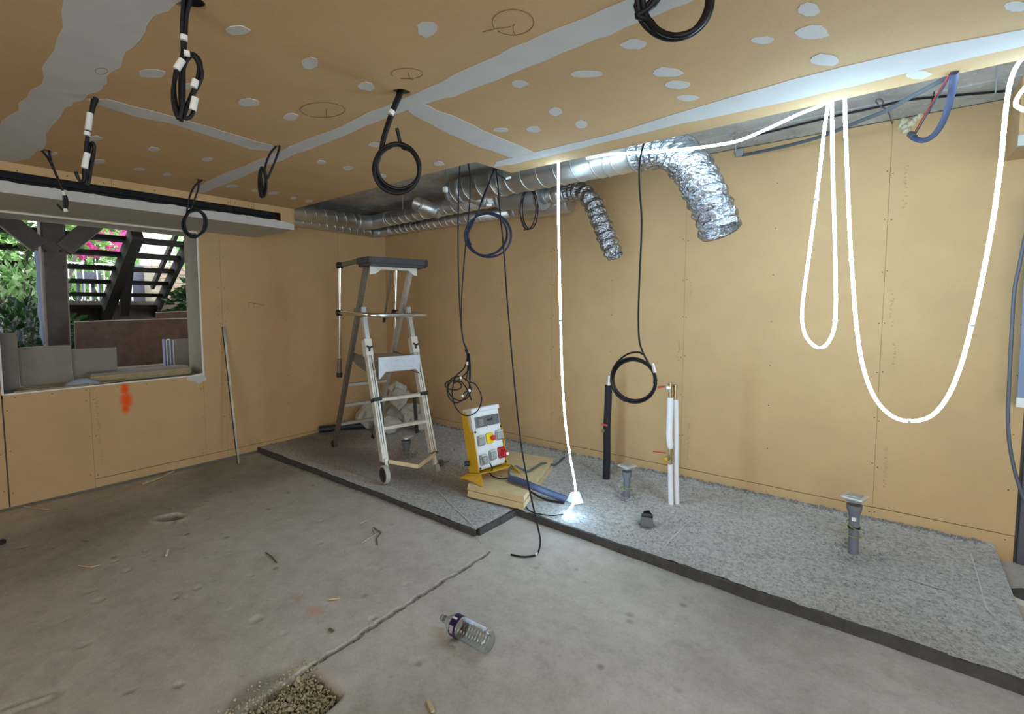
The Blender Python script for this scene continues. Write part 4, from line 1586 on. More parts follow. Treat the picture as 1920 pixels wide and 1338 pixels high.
Hn = at(1047, 306, 2, CZ)
hv = hang(Hn)
fl_ = sat(1058, 963, .016)
px = [(1047, 306), (1047, 400), (1049, 500), (1051, 600), (1054, 700), (1059, 780), (1068, 850), (1077, 900), (1079, 925), (1073, 948), (1058, 963)]
led('led_strip', [Hn + Vector((0, .006, .03))] + lerp_depth(px, depth(Hn), depth(fl_)), 'glowing white light strip hanging straight down to the rough screed', joints=(20, 35))
pl = -1.17
loop1 = [(1553, 195), (1546, 240), (1537, 320), (1526, 410), (1514, 500), (1506, 560), (1504, 600), (1511, 630), (1527, 648), (1541, 651), (1554, 640), (1564, 615), (1567, 570), (1566, 480), (1564, 400), (1561, 300), (1560, 195)]
L1 = [at(x, y, 1, pl) for x, y in loop1]
led('led_strip', [L1[0] + Vector((0, .02, .03))] + L1 + [L1[-1] + Vector((0, .02, .03))], 'narrow drooping loop of glowing light strip below the ceiling edge', joints=(18, 62))
loop2 = [(1584, 188), (1586, 260), (1590, 360), (1594, 450), (1600, 540), (1607, 620), (1619, 690), (1640, 745), (1670, 778), (1705, 789), (1745, 780), (1776, 745), (1800, 690), (1822, 610), (1846, 500), (1864, 400), (1877, 300), (1885, 215), (1893, 160), (1904, 128)]
L2 = [at(x, y, 1, pl) for x, y in loop2]
led('led_strip', [L2[0] + Vector((0, .02, .03))] + L2 + [L2[-1] + Vector((.03, .06, .06))], 'widest drooping loop of glowing light strip at right', joints=(22, 50, 70))
lx = [(1541, 197), (1500, 213), (1440, 241), (1390, 262), (1350, 271), (1290, 279), (1220, 285), (1170, 287), (1135, 290), (1100, 297)]
LP = lerp_depth(lx, depth(at(1541, 197, 1, -1.19)), depth(at(1100, 297, 1, -1.0)))
led('led_strip', [LP[0] + Vector((.02, -.01, .02))] + LP, 'glowing light strip stretched along under the widest duct')
lx = [(1935, 150), (1915, 172), (1905, 190), (1908, 200), (1930, 207), (1960, 190), (1990, 200)]
led('led_strip', [at(x, y, 1, -1.2) for x, y in lx], 'short glowing curl of light strip at the right edge')

# ================================================================== CABLES
def ell(cx, cy, rx, ry, a0, turns, n=22, jit=1.5, seed=0):
    g = random.Random(seed)
    out = []
    sg = 1 if turns > 0 else -1
    dr = g.uniform(-.05, .05)
    for i in range(int(n * abs(turns)) + 1):
        a = a0 + sg * 2 * pi * i / n
        k = 1 + jit / max(rx, ry) * sin(2.1 * a + seed) * .8 + dr * i / n
        out.append((cx + rx * k * cos(a), cy + ry * k * sin(a)))
    return out


def coil(name, hole, strands, whites, label, r=.0052, m='cable', grp='cable coils hanging from the ceiling', top=.05, cat='cable'):
    """strands: lists of photo positions on the hanging plane through the hole"""
    Hh = Vector(hole)
    h = hang(Hh)
    t = thing(name, Hh, label, cat, grp)
    for k, s in enumerate(strands):
        off = (k - (len(strands) - 1) / 2) * r * 1.7
        P = []
        for i, p in enumerate(s):
            P.append(h(p[0], p[1], off + r * 1.6 * sin(i * .55 + k)))
        if top and abs(P[0].z - Hh.z) < .12:
            P = [P[0] + Vector((.004 * k, 0, top + Hh.z - P[0].z))] + P
        obj('cable', MB().tube(smooth(P, 4), r, 7), M[m], t)
    for (x0, y0, x1, y1) in whites:
        a, b = h(x0, y0, r * 2.2), h(x1, y1, r * 2.2)
        d = (b - a)
        obj('white_marker', MB().tube([a, a.lerp(b, .5), b], r * 1.75, 8), M['white_tape'], t)
    return t


coil('cable_coil', (3.237, -3.156, CZ), [
    [(346, 2), (345, 40), (344, 75), (341, 105), (331, 130), (325, 165), (325, 195), (332, 218), (341, 222), (348, 205), (358, 180), (370, 155), (377, 132), (374, 112), (362, 101), (350, 106), (341, 122), (338, 160), (339, 200), (340, 228)],
    [(351, 2), (348, 35), (346, 70), (343, 100), (333, 122), (327, 150), (328, 185), (336, 215), (343, 200), (344, 160), (345, 125), (357, 106), (370, 110), (379, 135), (376, 152), (366, 170), (352, 200), (344, 220)],
    [(344, 2), (341, 45), (342, 80), (344, 102), (352, 98), (362, 104), (373, 125), (368, 155), (356, 185), (345, 212), (347, 222), (357, 219), (363, 207), (366, 185)],
    [(356, 2), (350, 28), (348, 60), (346, 90), (340, 115), (330, 140), (324, 175), (330, 205), (336, 224), (342, 190), (342, 150)]],
    [(345, 66, 345, 76), (345, 99, 356, 101), (367, 150, 363, 164), (366, 183, 361, 207), (342, 112, 331, 130)], 'thick tangled bundle of black cables hanging nearest at top left')
coil('cable_coil', (2.232, -3.149, CZ), [
    [(174, 184), (172, 200), (168, 225), (164, 252), (160, 290), (157, 325), (160, 345), (165, 346), (170, 318), (176, 285), (174, 268), (168, 275), (163, 305), (160, 335)],
    [(182, 185), (176, 200), (170, 225), (165, 255), (162, 285), (160, 320), (163, 348), (168, 335), (172, 300), (177, 275), (172, 266)],
    [(178, 185), (172, 210), (167, 240), (163, 262), (159, 300), (158, 333), (152, 340), (146, 332), (142, 321)]],
    [(169, 212, 165, 244), (164, 247, 163, 254), (164, 287, 158, 315)], 'narrow black cable bundle hanging below the filled joint at left', r=.0062)
coil('cable_coil', (1.169, -3.142, CZ), [
    [(78, 280), (90, 297), (103, 322), (113, 345), (119, 364), (120, 380), (123, 394), (126, 384), (125, 370), (120, 362)],
    [(92, 283), (95, 300), (104, 325), (113, 345), (120, 364), (125, 376), (124, 390), (119, 394), (112, 388), (107, 382)]],
    [(118, 358, 120, 366), (122, 391, 124, 397)], 'short thin black cable bundle nearest the left edge', r=.0056)
coil('cable_coil', (1.151, -2.391, CZ), [
    ell(364, 418, 20, 27, -1.0, 1.9, seed=41),
    [(379, 337), (366, 347), (358, 362), (353, 378), (351, 392)] + ell(365, 418, 19, 26, -2.4, 2.1, seed=1),
    [(372, 338), (372, 352), (366, 370), (359, 390), (352, 402)] + ell(365, 419, 22, 24, 3.4, 1.6, seed=2)],
    [], 'round black cable coil hanging in front of the bulkhead', r=.0058)
coil('cable_coil', (2.246, -2.421, CZ), [
    [(518, 273), (508, 285), (500, 302), (496, 318)] + ell(491, 340, 6, 27, -1.2, 2.1, seed=3),
    [(524, 274), (519, 293), (510, 315), (501, 335)] + ell(494, 342, 6, 26, -.6, 1.7, seed=4) + [(492, 368), (486, 365)]],
    [], 'slim edge-on black cable coil at middle of ceiling', r=.0055)
coil('cable_coil', (3.257, -2.425, CZ), [
    [(748, 172), (737, 200), (725, 235), (717, 262), (713, 285), (706, 298), (701, 320)] + ell(745, 314, 42, 44, 3.0, -1.5, seed=5) + [(786, 302), (778, 288), (766, 280), (756, 277), (750, 266), (747, 252), (744, 240)],
    [(753, 174), (742, 200), (730, 232), (721, 260), (715, 284), (709, 302)] + ell(746, 316, 39, 43, 3.3, -2.2, seed=6),
    [(712, 290)] + ell(747, 313, 40, 42, -2.5, 1.1, seed=7),
    ell(744, 316, 44, 45, .3, 1.3, seed=42)],
    [(736, 207, 732, 214)], 'large round black cable coil hanging at the joint crossing', r=.0072)
coil('cable_coil', (4.308, -2.448, CZ), [
    [(1236, -40), (1222, -20), (1206, -8), (1194, 8)] + ell(1264, 2, 70, 72, 3.0, -1.4, seed=8),
    [(1242, -40), (1230, -10), (1212, 12), (1198, 28)] + ell(1266, 0, 68, 68, 2.7, -1.6, seed=9),
    [(1248, -40), (1232, 2), (1210, 20), (1197, 24)] + ell(1262, -2, 66, 74, 2.6, -1.2, seed=10),
    [(1250, -38), (1222, 10), (1202, 25), (1194, 30)] + ell(1268, -4, 64, 70, 2.5, -1.1, seed=11)],
    [], 'thick black cable coil cut by the top edge', r=.0075)

# thin cables by the duct opening
T0 = at(862, 311, 2, CZ + .01)
T0.y += .02
coil('hanging_cable', T0, [
    [(862, 311), (860, 360), (859, 440), (860, 520), (863, 590), (868, 635), (876, 662), (877, 690), (874, 712)] + ell(861, 728, 22, 22, -1.0, 1.2, seed=12) + [(872, 735), (868, 742)],
    [(878, 307), (882, 335), (880, 390), (874, 450), (868, 520), (865, 585), (868, 634), (877, 660), (879, 690), (868, 705), (852, 718)] + ell(850, 722, 15, 9, -1.5, 1.1, seed=13) + [(866, 716), (876, 730), (880, 738), (884, 750)],
    [(872, 655), (876, 668), (870, 690), (855, 705), (848, 730), (851, 755), (862, 773), (878, 779), (895, 770), (903, 750), (899, 732), (890, 719), (881, 714), (880, 690), (879, 662)],
    [(880, 662), (882, 690), (881, 715), (876, 740), (860, 754), (848, 752), (839, 738), (841, 722), (856, 706)]],
    [(876, 678, 876, 684), (863, 706, 864, 710), (879, 729, 881, 734), (868, 740, 866, 743)], 'pair of thin cables falling to a tangled knot above the power box', r=.0042, grp='cables hanging by the duct opening')
T1 = at(925, 322, 2, CZ + .0)
T1.y += .06
coil('hanging_cable', T1, [
    [(926, 318), (918, 340), (906, 368), (895, 400), (884, 425), (876, 440)] + ell(917, 440, 42, 44, 3.2, -2.1, seed=14),
    [(928, 316), (917, 345), (904, 378), (890, 410), (880, 430)] + ell(911, 440, 37, 38, 3.3, -1.9, seed=15),
    [(945, 309), (935, 315), (931, 322), (935, 328), (944, 333), (950, 338)]],
    [(912, 384, 922, 384), (948, 335, 958, 332)], 'wide round coil of navy cable below the ceiling notch', r=.0046, m='cable_blue', grp='cables hanging by the duct opening')
T2 = at(929, 314, 2, CZ + .02)
px = [(929, 314), (934, 350), (938, 400), (943, 450), (947, 500), (951, 560), (956, 620), (962, 690), (969, 760), (977, 830), (987, 890), (1000, 950), (1010, 995), (1013, 1016)]
fl = at(1012, 1030, 2, .009)
P = lerp_depth(px, depth(T2), depth(fl)) + [at(x, y, 2, .009) for x, y in ((1008, 1037), (996, 1042), (978, 1043), (958, 1039))]
hc = thing('hanging_cable', T2, 'single long black cable falling from the notch to the floor', 'cable', 'cables hanging by the duct opening')
obj('cable', MB().tube(smooth(P, 5), .005, 7), M['cable'], hc)
a, b = at(1009, 1034, 2, .010), at(1004, 1040, 2, .010)
obj('white_marker', MB().tube([a, a.lerp(b, .5), b], .0065, 8), M['white_tape'], hc)
T3 = Vector(at(990, 340, 1, -.52))
coil('hanging_cable', T3, [
    [(993, 338), (990, 352), (985, 362), (980, 374)] + ell(990, 392, 15, 38, 3.4, -2.1, seed=16) + [(985, 428), (982, 431)],
    [(992, 342), (987, 358), (994, 352), (1004, 365), (1009, 385)] + ell(994, 391, 15, 37, 0, 1.6, seed=17)],
    [], 'small oval black coil dangling in front of the round silencer', r=.0042, grp='cables hanging by the duct opening', top=.12)
T4 = at(1208, 267, 2, CZ + .01)
coil('hanging_cable', T4, [
    [(1208, 267), (1203, 285), (1199, 310), (1199, 350), (1202, 390), (1203, 425), (1201, 480), (1198, 550), (1197, 600), (1199, 640), (1207, 664), (1218, 684), (1225, 700)] + ell(1189, 712, 41, 41, -.3, 3.1, 26, seed=18) + [(1232, 712)],
    [(1206, 664)] + [(1196, 660), (1178, 663), (1160, 676), (1149, 692), (1146, 710)] + ell(1188, 713, 42, 42, 3.2, -1.2, 26, seed=19)],
    [(1223, 681, 1228, 698)], 'cable with a neat round coil hanging before the white pipes', r=.0052, grp='cables hanging by the duct opening')
P = [at(x, y, 1, -.22) for x, y in ((1945, 330), (1934, 400), (1921, 450), (1911, 500), (1902, 545), (1897, 620), (1893, 700), (1890, 770), (1892, 825), (1902, 880), (1916, 925), (1936, 975))]
tag(obj('hanging_cable', MB().tube(smooth([Vector((P[0].x, P[0].y, 2.19))] + P, 5), .008, 8), M['cable_grey']), 'thick dark grey cable bowing down at the right edge', 'cable', 'cables hanging by the duct opening')
# services under the slab at right
cs = thing('service_conduit', (4.6, -.6, 2.4), 'grey conduit sagging from the ceiling edge to a wall clip', 'conduit')
px = [(1796, 134), (1745, 162), (1700, 186), (1660, 208), (1620, 224), (1585, 238), (1545, 254), (1500, 267), (1450, 279), (1392, 291)]
P = lerp_depth(px, depth(at(1796, 134, 2, CZ + .02)), depth(at(1392, 291, 1, -.02)))
obj('conduit_tube', MB().tube(smooth(P, 5), .010, 8), M['cable_grey'], cs)
q = at(1387, 288, 1, -.02)
obj('wall_clip', MB().box(q + Vector((0, .003, .008)), (.05, .03, .05), None, .003), M['galv_dull'], cs)
px = [(1372, 266), (1440, 248), (1560, 219), (1640, 202), (1700, 188), (1780, 180), (1885, 171)]
tag(obj('service_cable', MB().tube(smooth([at(x, y, 2, SZ - .012) for x, y in px], 5), .006, 7), M['cable'], None), 'thin black cable stapled along the raw concrete slab', 'cable')
px = [(1647, 196), (1642, 190), (1646, 186), (1653, 187), (1656, 193), (1651, 200), (1660, 204), (1667, 214), (1673, 232)]
tag(obj('cable_tie', MB().tube(smooth([at(x, y, 2, SZ - .03) for x, y in px], 4), .004, 6), M['cable_grey'], None), 'loose looped grey cable tie below the concrete slab', 'cable tie')
bc = thing('service_conduit', at(1790, 140, 2, CZ), 'blue conduit making a drooping hook near the light strip', 'conduit')
px = [(1790, 134), (1786, 165), (1778, 200), (1766, 232), (1750, 254), (1732, 263), (1716, 260), (1711, 255)]
P = lerp_depth(px, depth(at(1790, 134, 2, CZ)), depth(at(1711, 255, 1, -.5)))
obj('conduit_tube', MB().tube(smooth(P, 5), .0125, 10), M['blue_conduit'], bc)
e = P[-1]
d_ = (P[-1] - P[-2]).normalized()
obj('end_sleeve', MB().lathe(e - d_ * .02, d_, [(0, .016), (.05, .016)], 12), M['cable_grey'], bc)
for k, m_ in enumerate((M['red'], M['blue_conduit'])):
    px = [(1714 + 3 * k, 250), (1728 + 4 * k, 225), (1752 + 4 * k, 185), (1780 + 4 * k, 140)]
    obj('wire', MB().tube(smooth(lerp_depth(px, depth(e), depth(P[0])), 4), .0028, 6), m_, bc)
fm = MB()
for (x, y, r_) in ((1694, 226, .022), (1699, 236, .018), (1708, 230, .02), (1696, 246, .012), (1716, 222, .016), (1724, 216, .014), (1701, 243, .014), (1688, 234, .012)):
    c = at(x, y, 1, -.015)
    V0 = len(fm.v)
    fm.lathe(c + Vector((0, .02, 0)), (0, -1, 0), [(0, r_ * 1.1), (.012, r_), (.026, r_ * .7), (.033, r_ * .2)], 12)
    for k in range(V0, len(fm.v)):
        v = Vector(fm.v[k])
        fm.v[k] = tuple(v + Vector((1, 0, 1)) * .012 * noise.noise(v * 45))
tag(obj('foam_blob', fm, M['foam'], None), 'pale expanding foam blob at the top of the right wall', 'foam')
for k, (x, y) in enumerate(((1381, 247), (1870, 120))):
    q = at(x, y, 2, SZ)
    tag(obj('hanger_rod', MB().bar(q, q + Vector((0, 0, -.13)), .014, .004, (1, 0, 0)), M['galv_dull'], None), ['flat metal hanger tab left of the narrow light loop', 'flat metal hanger tab above the blue conduit hook'][k], 'hanger')
q = at(835, 322, 2, CZ + .05)
h = hang(q)
wt = thing('ceiling_connector', q, 'small white connector dangling on a wire near the wide duct', 'connector')
obj('wire', MB().tube([q + Vector((0, 0, .2)), h(835, 322), h(835, 352)], .0018, 5), M['cable_grey'], wt)
obj('connector_body', MB().box(h(835, 355), (.03, .03, .034), None, .005), M['white_tape'], wt)
for k, (x, y) in enumerate(((755, 372), (704, 353))):
    q = at(x, y - 20, 2, SZ)
    tag(obj('hanger_rod', MB().tube([q, q + Vector((0, 0, -.2))], .003, 6), M['galv'], None), ['thin threaded rod hanging behind the large round coil', 'thin threaded rod hanging nearest the left wall'][k], 'hanger')

# ================================================================== PLATFORM LADDER
LU = Vector((.97329, -.22959, 0))
LW = Vector((.22959, .97329, 0))
LO = Vector((1.3235, -1.113, 0))


LK = (CAM.z - .048) / (CAM.z - .08)


def lp(u, w, z):
    q = LO + LU * u + LW * w + Vector((0, 0, z))
    return CAM + (q - CAM) * LK


lad = thing('platform_ladder', lp(0, 0, .08), 'folding aluminium platform ladder with guard rails on the rough screed', 'ladder')
for s in (-1, 1):
    ft, fb = lp(.165, .20 * s, 1.41), lp(.555, .21 * s, .22)
    # front outer profile from the clamp block down: two pale flanges with a dark groove between
    c0 = lp(.245, .205 * s, 1.13)
    mid = lp(.425, .207 * s, .62)
    st_ = obj('front_stile', MB().bar(c0, fb, .012, .05, LU), M['white_alu'], lad)
    for dw in (-.018, .018):
        obj('stile_flange', MB().bar(c0 + LW * dw, fb + LW * dw, .014, .058, LU), M['white_alu'], st_)
    obj('stile_groove', MB().bar(c0 + LU * .022, fb + LU * .022, .018, .006, LU), M['black'], st_)
    obj('upper_stile', MB().bar(ft, lp(.26, .203 * s, 1.10), .036, .04, LU), M['alu'], lad)
    cb = obj('clamp_block', MB().bar(lp(.235, .205 * s, 1.155), lp(.278, .206 * s, 1.02), .062, .07, LU, .003), M['white_alu'], lad)
    kc = lp(.30, .205 * s, 1.092)
    mbk = MB().lathe(kc - LU * .02, LU, [(0, .010), (.02, .010)], 10)
    for a in (0.4, 2.5, 4.6):
        mbk.bar(kc, kc + LW * .03 * cos(a) + Vector((0, 0, .03 * sin(a))), .012, .014, LU)
    obj('star_knob', mbk, M['black_plastic'], cb)
    obj('stile_clamp', MB().bar(lp(.405, .205 * s, .70), lp(.415, .205 * s, .675), .07, .075, LU, .003), M['black_plastic'], lad)
    # lower extension
    obj('extension_leg', MB().bar(lp(.50, .21 * s, .40), lp(.60, .212 * s, .10 if s > 0 else .15), .026, .03, LU), M['white_alu'], lad)
    obj('end_latch', MB().box(lp(.565, .214 * s, .225), (.05, .05, .02)), M['alu_dark'], lad)
    # rear stile runs up to the tray
    obj('rear_stile', MB().bar(lp(-.60, .20 * s, .09), lp(.245, .195 * s, 1.745), .032, .052, LU), M['alu_dark'] if s < 0 else M['alu'], lad)
    obj('rear_foot', MB().bar(lp(-.625, .20 * s, .08), lp(-.59, .20 * s, .125), .045, .065, LU, .004), M['black_plastic'], lad)
    # guard-rail uprights
    ut, ub = (-.205, -.295) if s < 0 else (-.13, -.22)
    z0 = .82 if s < 0 else .90
    g_ = obj('guard_post', MB().tube([lp(ut, .245 * s, 1.80), lp(ub, .245 * s, z0)], .0155, 12), M['chrome'], lad)
    obj('post_sleeve', MB().tube([lp(ub + .012, .245 * s, z0 + .14), lp(ub, .245 * s, z0)], .02, 10), M['alu_dark'], g_)
    obj('post_end_cap', MB().tube([lp(ub + .002, .245 * s, z0 + .012), lp(ub - .002, .245 * s, z0 - .03)], .026, 10), M['black_plastic'], g_)
    for z in (1.775, 1.365):
        u_ = ut + (ub - ut) * (1.80 - z) / (1.80 - z0)
        obj('swivel_joint', MB().lathe(lp(u_, .245 * s - .03, z), LW, [(0, .022), (.006, .03), (.05, .03), (.056, .022)], 12), M['black_plastic'], g_)
    obj('stabiliser_leg', MB().bar(lp(.36, .15 * s, .70), lp(.40, .15 * s, .40 if s < 0 else .36), .022, .022, LU), M['black_plastic'], lad)
# rungs and steps
for u, z in ((.49, .47), (.425, .685), (.355, .905)):
    obj('front_rung', MB().bar(lp(u - .02, -.2, z), lp(u - .02, .2, z), .05, .028, (0, 0, 1), .004), M['white_alu'], lad)
for z in (.318, .512, .715):
    u = -.60 + .845 * (z - .09) / 1.655
    obj('rear_rung', MB().bar(lp(u, -.195, z), lp(u, .195, z), .034, .03, (0, 0, 1), .004), M['alu'], lad)
# working platform
obj('platform_deck', MB().prism([lp(-.1, -.175, 1.0), lp(.40, -.175, 1.0), lp(.40, .175, 1.0), lp(-.1, .175, 1.0)], (0, 0, -.03)), M['alu'], lad)
fz = [lp(.405, -.18, 1.02), lp(.405, .18, 1.02), lp(.405, .18, .86), lp(.405, .14, .905), lp(.405, -.12, .905), lp(.405, -.17, .85), lp(.405, -.18, .85)]
fill_poly(lad, 'platform_fascia', fz, LU * .006, simple('blue_white_metal', srgb(206, 212, 220), .5, .3, var=.08, scale=30))
for s in (-1, 1):
    hp = [lp(-.13, .182 * s, 1.02), lp(.10, .182 * s, 1.0), lp(.40, .182 * s, 1.01), lp(.40, .182 * s, .86), lp(.20, .182 * s, .87), lp(-.05, .182 * s, .92), lp(-.13, .182 * s, .95)]
    sp_ = fill_poly(lad, 'platform_side', hp, LW * .006, M['alu_dark'])
# tray
tu0, tu1 = .17, .45
tr = []
for (cu_, cw_) in ((tu0 + .03, -.245), (tu0 + .03, .245), (tu1 - .04, .255), (tu1 - .04, -.255)):
    pass
def rrect(u0, u1, w0, w1, r, z):
    out = []
    for (cu_, cw_, a0) in ((u1 - r, w1 - r, 0), (u0 + r, w1 - r, pi / 2), (u0 + r, w0 + r, pi), (u1 - r, w0 + r, 3 * pi / 2)):
        for k in range(5):
            a = a0 + pi / 2 * k / 4
            out.append(lp(cu_ + r * cos(a), cw_ + r * sin(a), z))
    return out


tray = obj('tool_tray', MB().prism(rrect(tu0, tu1, -.265, .265, .05, 1.755), (0, 0, .014)), M['grey_plastic'], lad)
o_, i_ = rrect(tu0, tu1, -.265, .265, .05, 1.768), rrect(tu0 + .016, tu1 - .016, -.249, .249, .036, 1.768)
mb = MB()
n_ = len(o_)
up = Vector((0, 0, .034))
mb.add(o_ + i_ + [p + up for p in o_] + [p + up for p in i_], [[k, (k + 1) % n_, 2 * n_ + (k + 1) % n_, 2 * n_ + k] for k in range(n_)] + [[n_ + (k + 1) % n_, n_ + k, 3 * n_ + k, 3 * n_ + (k + 1) % n_] for k in range(n_)] + [[2 * n_ + k, 2 * n_ + (k + 1) % n_, 3 * n_ + (k + 1) % n_, 3 * n_ + k] for k in range(n_)])
obj('tray_rim', mb, M['grey_plastic'], tray)
obj('tray_lip', MB().prism(rrect(tu0 + .01, tu1 - .012, -.25, .25, .045, 1.735), (0, 0, .02)), M['grey_plastic'], tray)
ap = [lp(.335, -.205, 1.738), lp(.335, .205, 1.738), lp(.335, .205, 1.675), lp(.335, .175, 1.68), lp(.335, .13, 1.715), lp(.335, -.11, 1.715), lp(.335, -.155, 1.68), lp(.335, -.205, 1.67)]
fill_poly(lad, 'tray_apron', ap, LU * -.006, M['white_alu'])
for s in (-1, 1):
    obj('tray_arm', MB().bar(lp(-.205, .235 * s, 1.778), lp(.22, .235 * s, 1.785), .03, .036, (0, 0, 1), .004), M['alu_dark'], lad)
pts = [lp(-.235, -.245, 1.365), lp(.0, -.245, 1.362), lp(.2, -.25, 1.358), lp(.36, -.245, 1.355), lp(.415, -.2, 1.352), lp(.42, 0, 1.35), lp(.415, .2, 1.35), lp(.36, .25, 1.352), lp(.1, .25, 1.357), lp(-.15, .245, 1.362)]
obj('guard_rail', MB().tube(smooth(pts, 6), .0185, 14), M['chrome'], lad)
for s in (-1, 1):
    obj('apex_bracket', MB().bar(lp(.02, .215 * s, 1.38), lp(.17, .215 * s, 1.38), .012, .05, (0, 0, 1)), M['alu_dark'], lad)
# drop bar hanging inside the rear right upright
obj('drop_bar', MB().tube([lp(-.12, .19, 1.74), lp(-.22, .155, 1.30)], .010, 8), M['alu_dark'], lad)
obj('drop_bar_tip', MB().tube([lp(-.215, .157, 1.315), lp(-.225, .154, 1.275)], .014, 8), M['black_plastic'], lad)
# cross brace, wheel and axle stub
br = obj('cross_brace', MB().bar(lp(.585, -.19, .235), lp(.70, .0, .185), .008, .03).bar(lp(.70, .0, .185), lp(.60, .21, .22), .008, .03), M['wood_pale'], lad)
wc = lp(.612, -.235, .08 + .071)
wh = obj('wheel', MB().lathe(wc - LW * .018, LW, [(0, .045), (0, .064), (.005, .071), (.031, .071), (.036, .064), (.036, .045)], 32), M['tyre'], lad)
obj('wheel_hub', MB().lathe(wc - LW * .028, LW, [(0, .012), (.002, .030), (.006, .056), (.012, .060), (.046, .060), (.052, .014)], 24), M['black_plastic'], wh)
obj('extension_leg', MB().bar(lp(.575, -.214, .26), lp(.61, -.214, .13), .022, .026, LU), M['white_alu'], lad)
obj('foot_block', MB().bar(lp(.60, .214, .13), lp(.615, .214, .08), .035, .045, LU), M['alu'], lad)
obj('axle_stub', MB().tube([lp(.61, .22, .135), lp(.61, .33, .135)], .008, 8).box(lp(.61, .255, .135), (.035, .03, .05)), M['alu_dark'], lad)

# plastic sack behind the ladder: overlapping crumpled lobes
g = random.Random(77)
sack = MB()
for (x, y, dz, ra, rb, rc) in ((742, 800, .12, .28, .17, .17), (752, 806, .34, .16, .12, .14), (690, 806, .13, .18, .14, .18), (800, 806, .10, .15, .11, .13), (724, 815, .10, .22, .12, .12), (775, 806, .16, .17, .13, .15), (812, 804, .13, .12, .09, .14), (745, 803, .42, .13, .10, .11)):
    c = sat(x, y) + Vector((-.06, .05, dz))
    c.y = min(c.y, -.26)
    bm = bmesh.new()
    vs = []
    for k in range(26):
        d = Vector((g.gauss(0, 1), g.gauss(0, 1), g.gauss(0, 1))).normalized() * g.uniform(.8, 1.08)
        q = c + Vector((d.x * ra, d.y * rb, d.z * rc))
        q.z = max(q.z, slabz(q.y) + .004)
        vs.append(bm.verts.new(q))
    r_ = bmesh.ops.convex_hull(bm, input=vs)
    bmesh.ops.delete(bm, geom=[v for v in bm.verts if not v.link_faces], context='VERTS')
    bmesh.ops.subdivide_edges(bm, edges=bm.edges[:], cuts=2, use_grid_fill=True)
    bmesh.ops.triangulate(bm, faces=bm.faces[:])
    for v in bm.verts:
        n_ = (v.co - c).normalized()
        v.co += n_ * (.030 * noise.noise(v.co * 9) - .022 * abs(noise.noise(v.co * 17)))
        v.co.z = max(v.co.z, slabz(v.co.y) + .003)
        v.co.y = min(v.co.y, -.03)
    bm.verts.index_update()
    sack.add([v.co.copy() for v in bm.verts], [[v.index for v in f.verts] for f in bm.faces])
    bm.free()
tag(obj('plastic_sack', sack, M['sack'], None), 'crumpled translucent white plastic sack heaped in the corner behind ladder', 'sack')

# dark conduit lying in the corner behind the ladder
P = [sat(x, y, .045) for x, y in ((597, 805), (618, 803), (640, 800), (668, 798), (690, 796))]
P[0].x = max(P[0].x, .05)
tag(obj('dark_pipe', MB().tube(smooth(P, 4), .036, 14), M['dark_conduit'], None), 'dark blue pipe end lying by left wall behind ladder', 'pipe')


# ================================================================== FLOOR PIPES AND DRAINS
def drain(p, r, h, tilt, plate, label, wire_px=None, ring=False, wire=True, tag_=False):
    p = Vector(p)
    ax = Vector((tilt[0], tilt[1], 1)).normalized()
    t = thing('floor_drain', p, label, 'drain', 'floor drain pipes')
    obj('pipe', MB().lathe(p - ax * .03, ax, [(0, r), (h + .03, r), (h + .06, r * 1.05), (h + .09, r * 1.45), (h + .115, r * 1.5)], 20), M['pvc'], t)
    q = p + ax * (h + .115)
    e = ax.orthogonal().normalized()
    R_ = Matrix((e, ax.cross(e), ax)).transposed() @ Matrix.Rotation(.5, 3, 'Z')
    gp = obj('grate_plate', MB().box(q + ax * .012, (plate, plate, .012), R_, .003), M['steel'], t)
    obj('grate', MB().box(q + ax * .021, (plate * .66, plate * .66, .006), R_, .002), M['galv_dull'], gp)
    obj('drain_neck', MB().lathe(q - ax * .01, ax, [(0, r * 1.55), (.02, r * 1.62), (.022, plate * .42)], 20), M['galv_dull'], t)
    if wire:
        W_ = []
        for i in range(30):
            a = i * .45
            W_.append(p + ax * (h * (.95 - .02 * i)) + (e * cos(a) + ax.cross(e) * sin(a)) * (r + .012 + .012 * sin(i * .7)))
        obj('earth_wire', MB().tube(smooth(W_, 3), .0025, 5), M['earth'], t)
    if ring:
        obj('strap', MB().lathe(p + ax * h * .72, ax, [(0, r + .004), (.012, r + .004)], 16), M['black_plastic'], t)
    if tag_:
        obj('white_marker', MB().box(p + ax * (h + .01) - Vector((-.0, r, 0)), (.02, .006, .02)), M['white_tape'], t)
    return t


d3_ = sat(1600, 1030)
drain(d3_, .025, .172, (-.02, .0), .105, 'grey drain pipe with steel grate standing alone at right', ring=True, tag_=True)
d2_ = sat(1175, 928)
drain(d2_, .023, .090, (0, 0), .10, 'grey drain pipe with steel grate between black and white pipes', wire=True)
d1_ = sat(762, 850)
drain(d1_, .03, .04, (0, 0), .10, 'short dusty drain pipe under the platform ladder', wire=True)

# black insulated pipe
pb_ = sat(1137, 897)
h = hang(pb_)
bpipe = thing('insulated_pipe', pb_, 'black foam insulated pipe with a small red tap', 'pipe')
P = smooth([pb_ + Vector((0, 0, -.02)), h(1137, 890), h(1138, 850), h(1138, 800), h(1140, 760), h(1141, 722)], 4)
obj('foam_sleeve', MB().tube(P, .028, 16), M['insul_black'], bpipe)
obj('pipe_end', MB().tube([h(1141, 724), h(1142, 704)], .013, 12), M['steel'], bpipe)
vb = obj('tap_body', MB().tube([h(1140, 802), h(1133, 803)], .016, 10).lathe(h(1133, 806, .02), (0, -1, 0), [(0, .014), (.03, .016)], 10), M['brass'], bpipe)
obj('tap_lever', MB().bar(h(1139, 797, .025), h(1128, 795, .025), .012, .014), M['red'], vb)

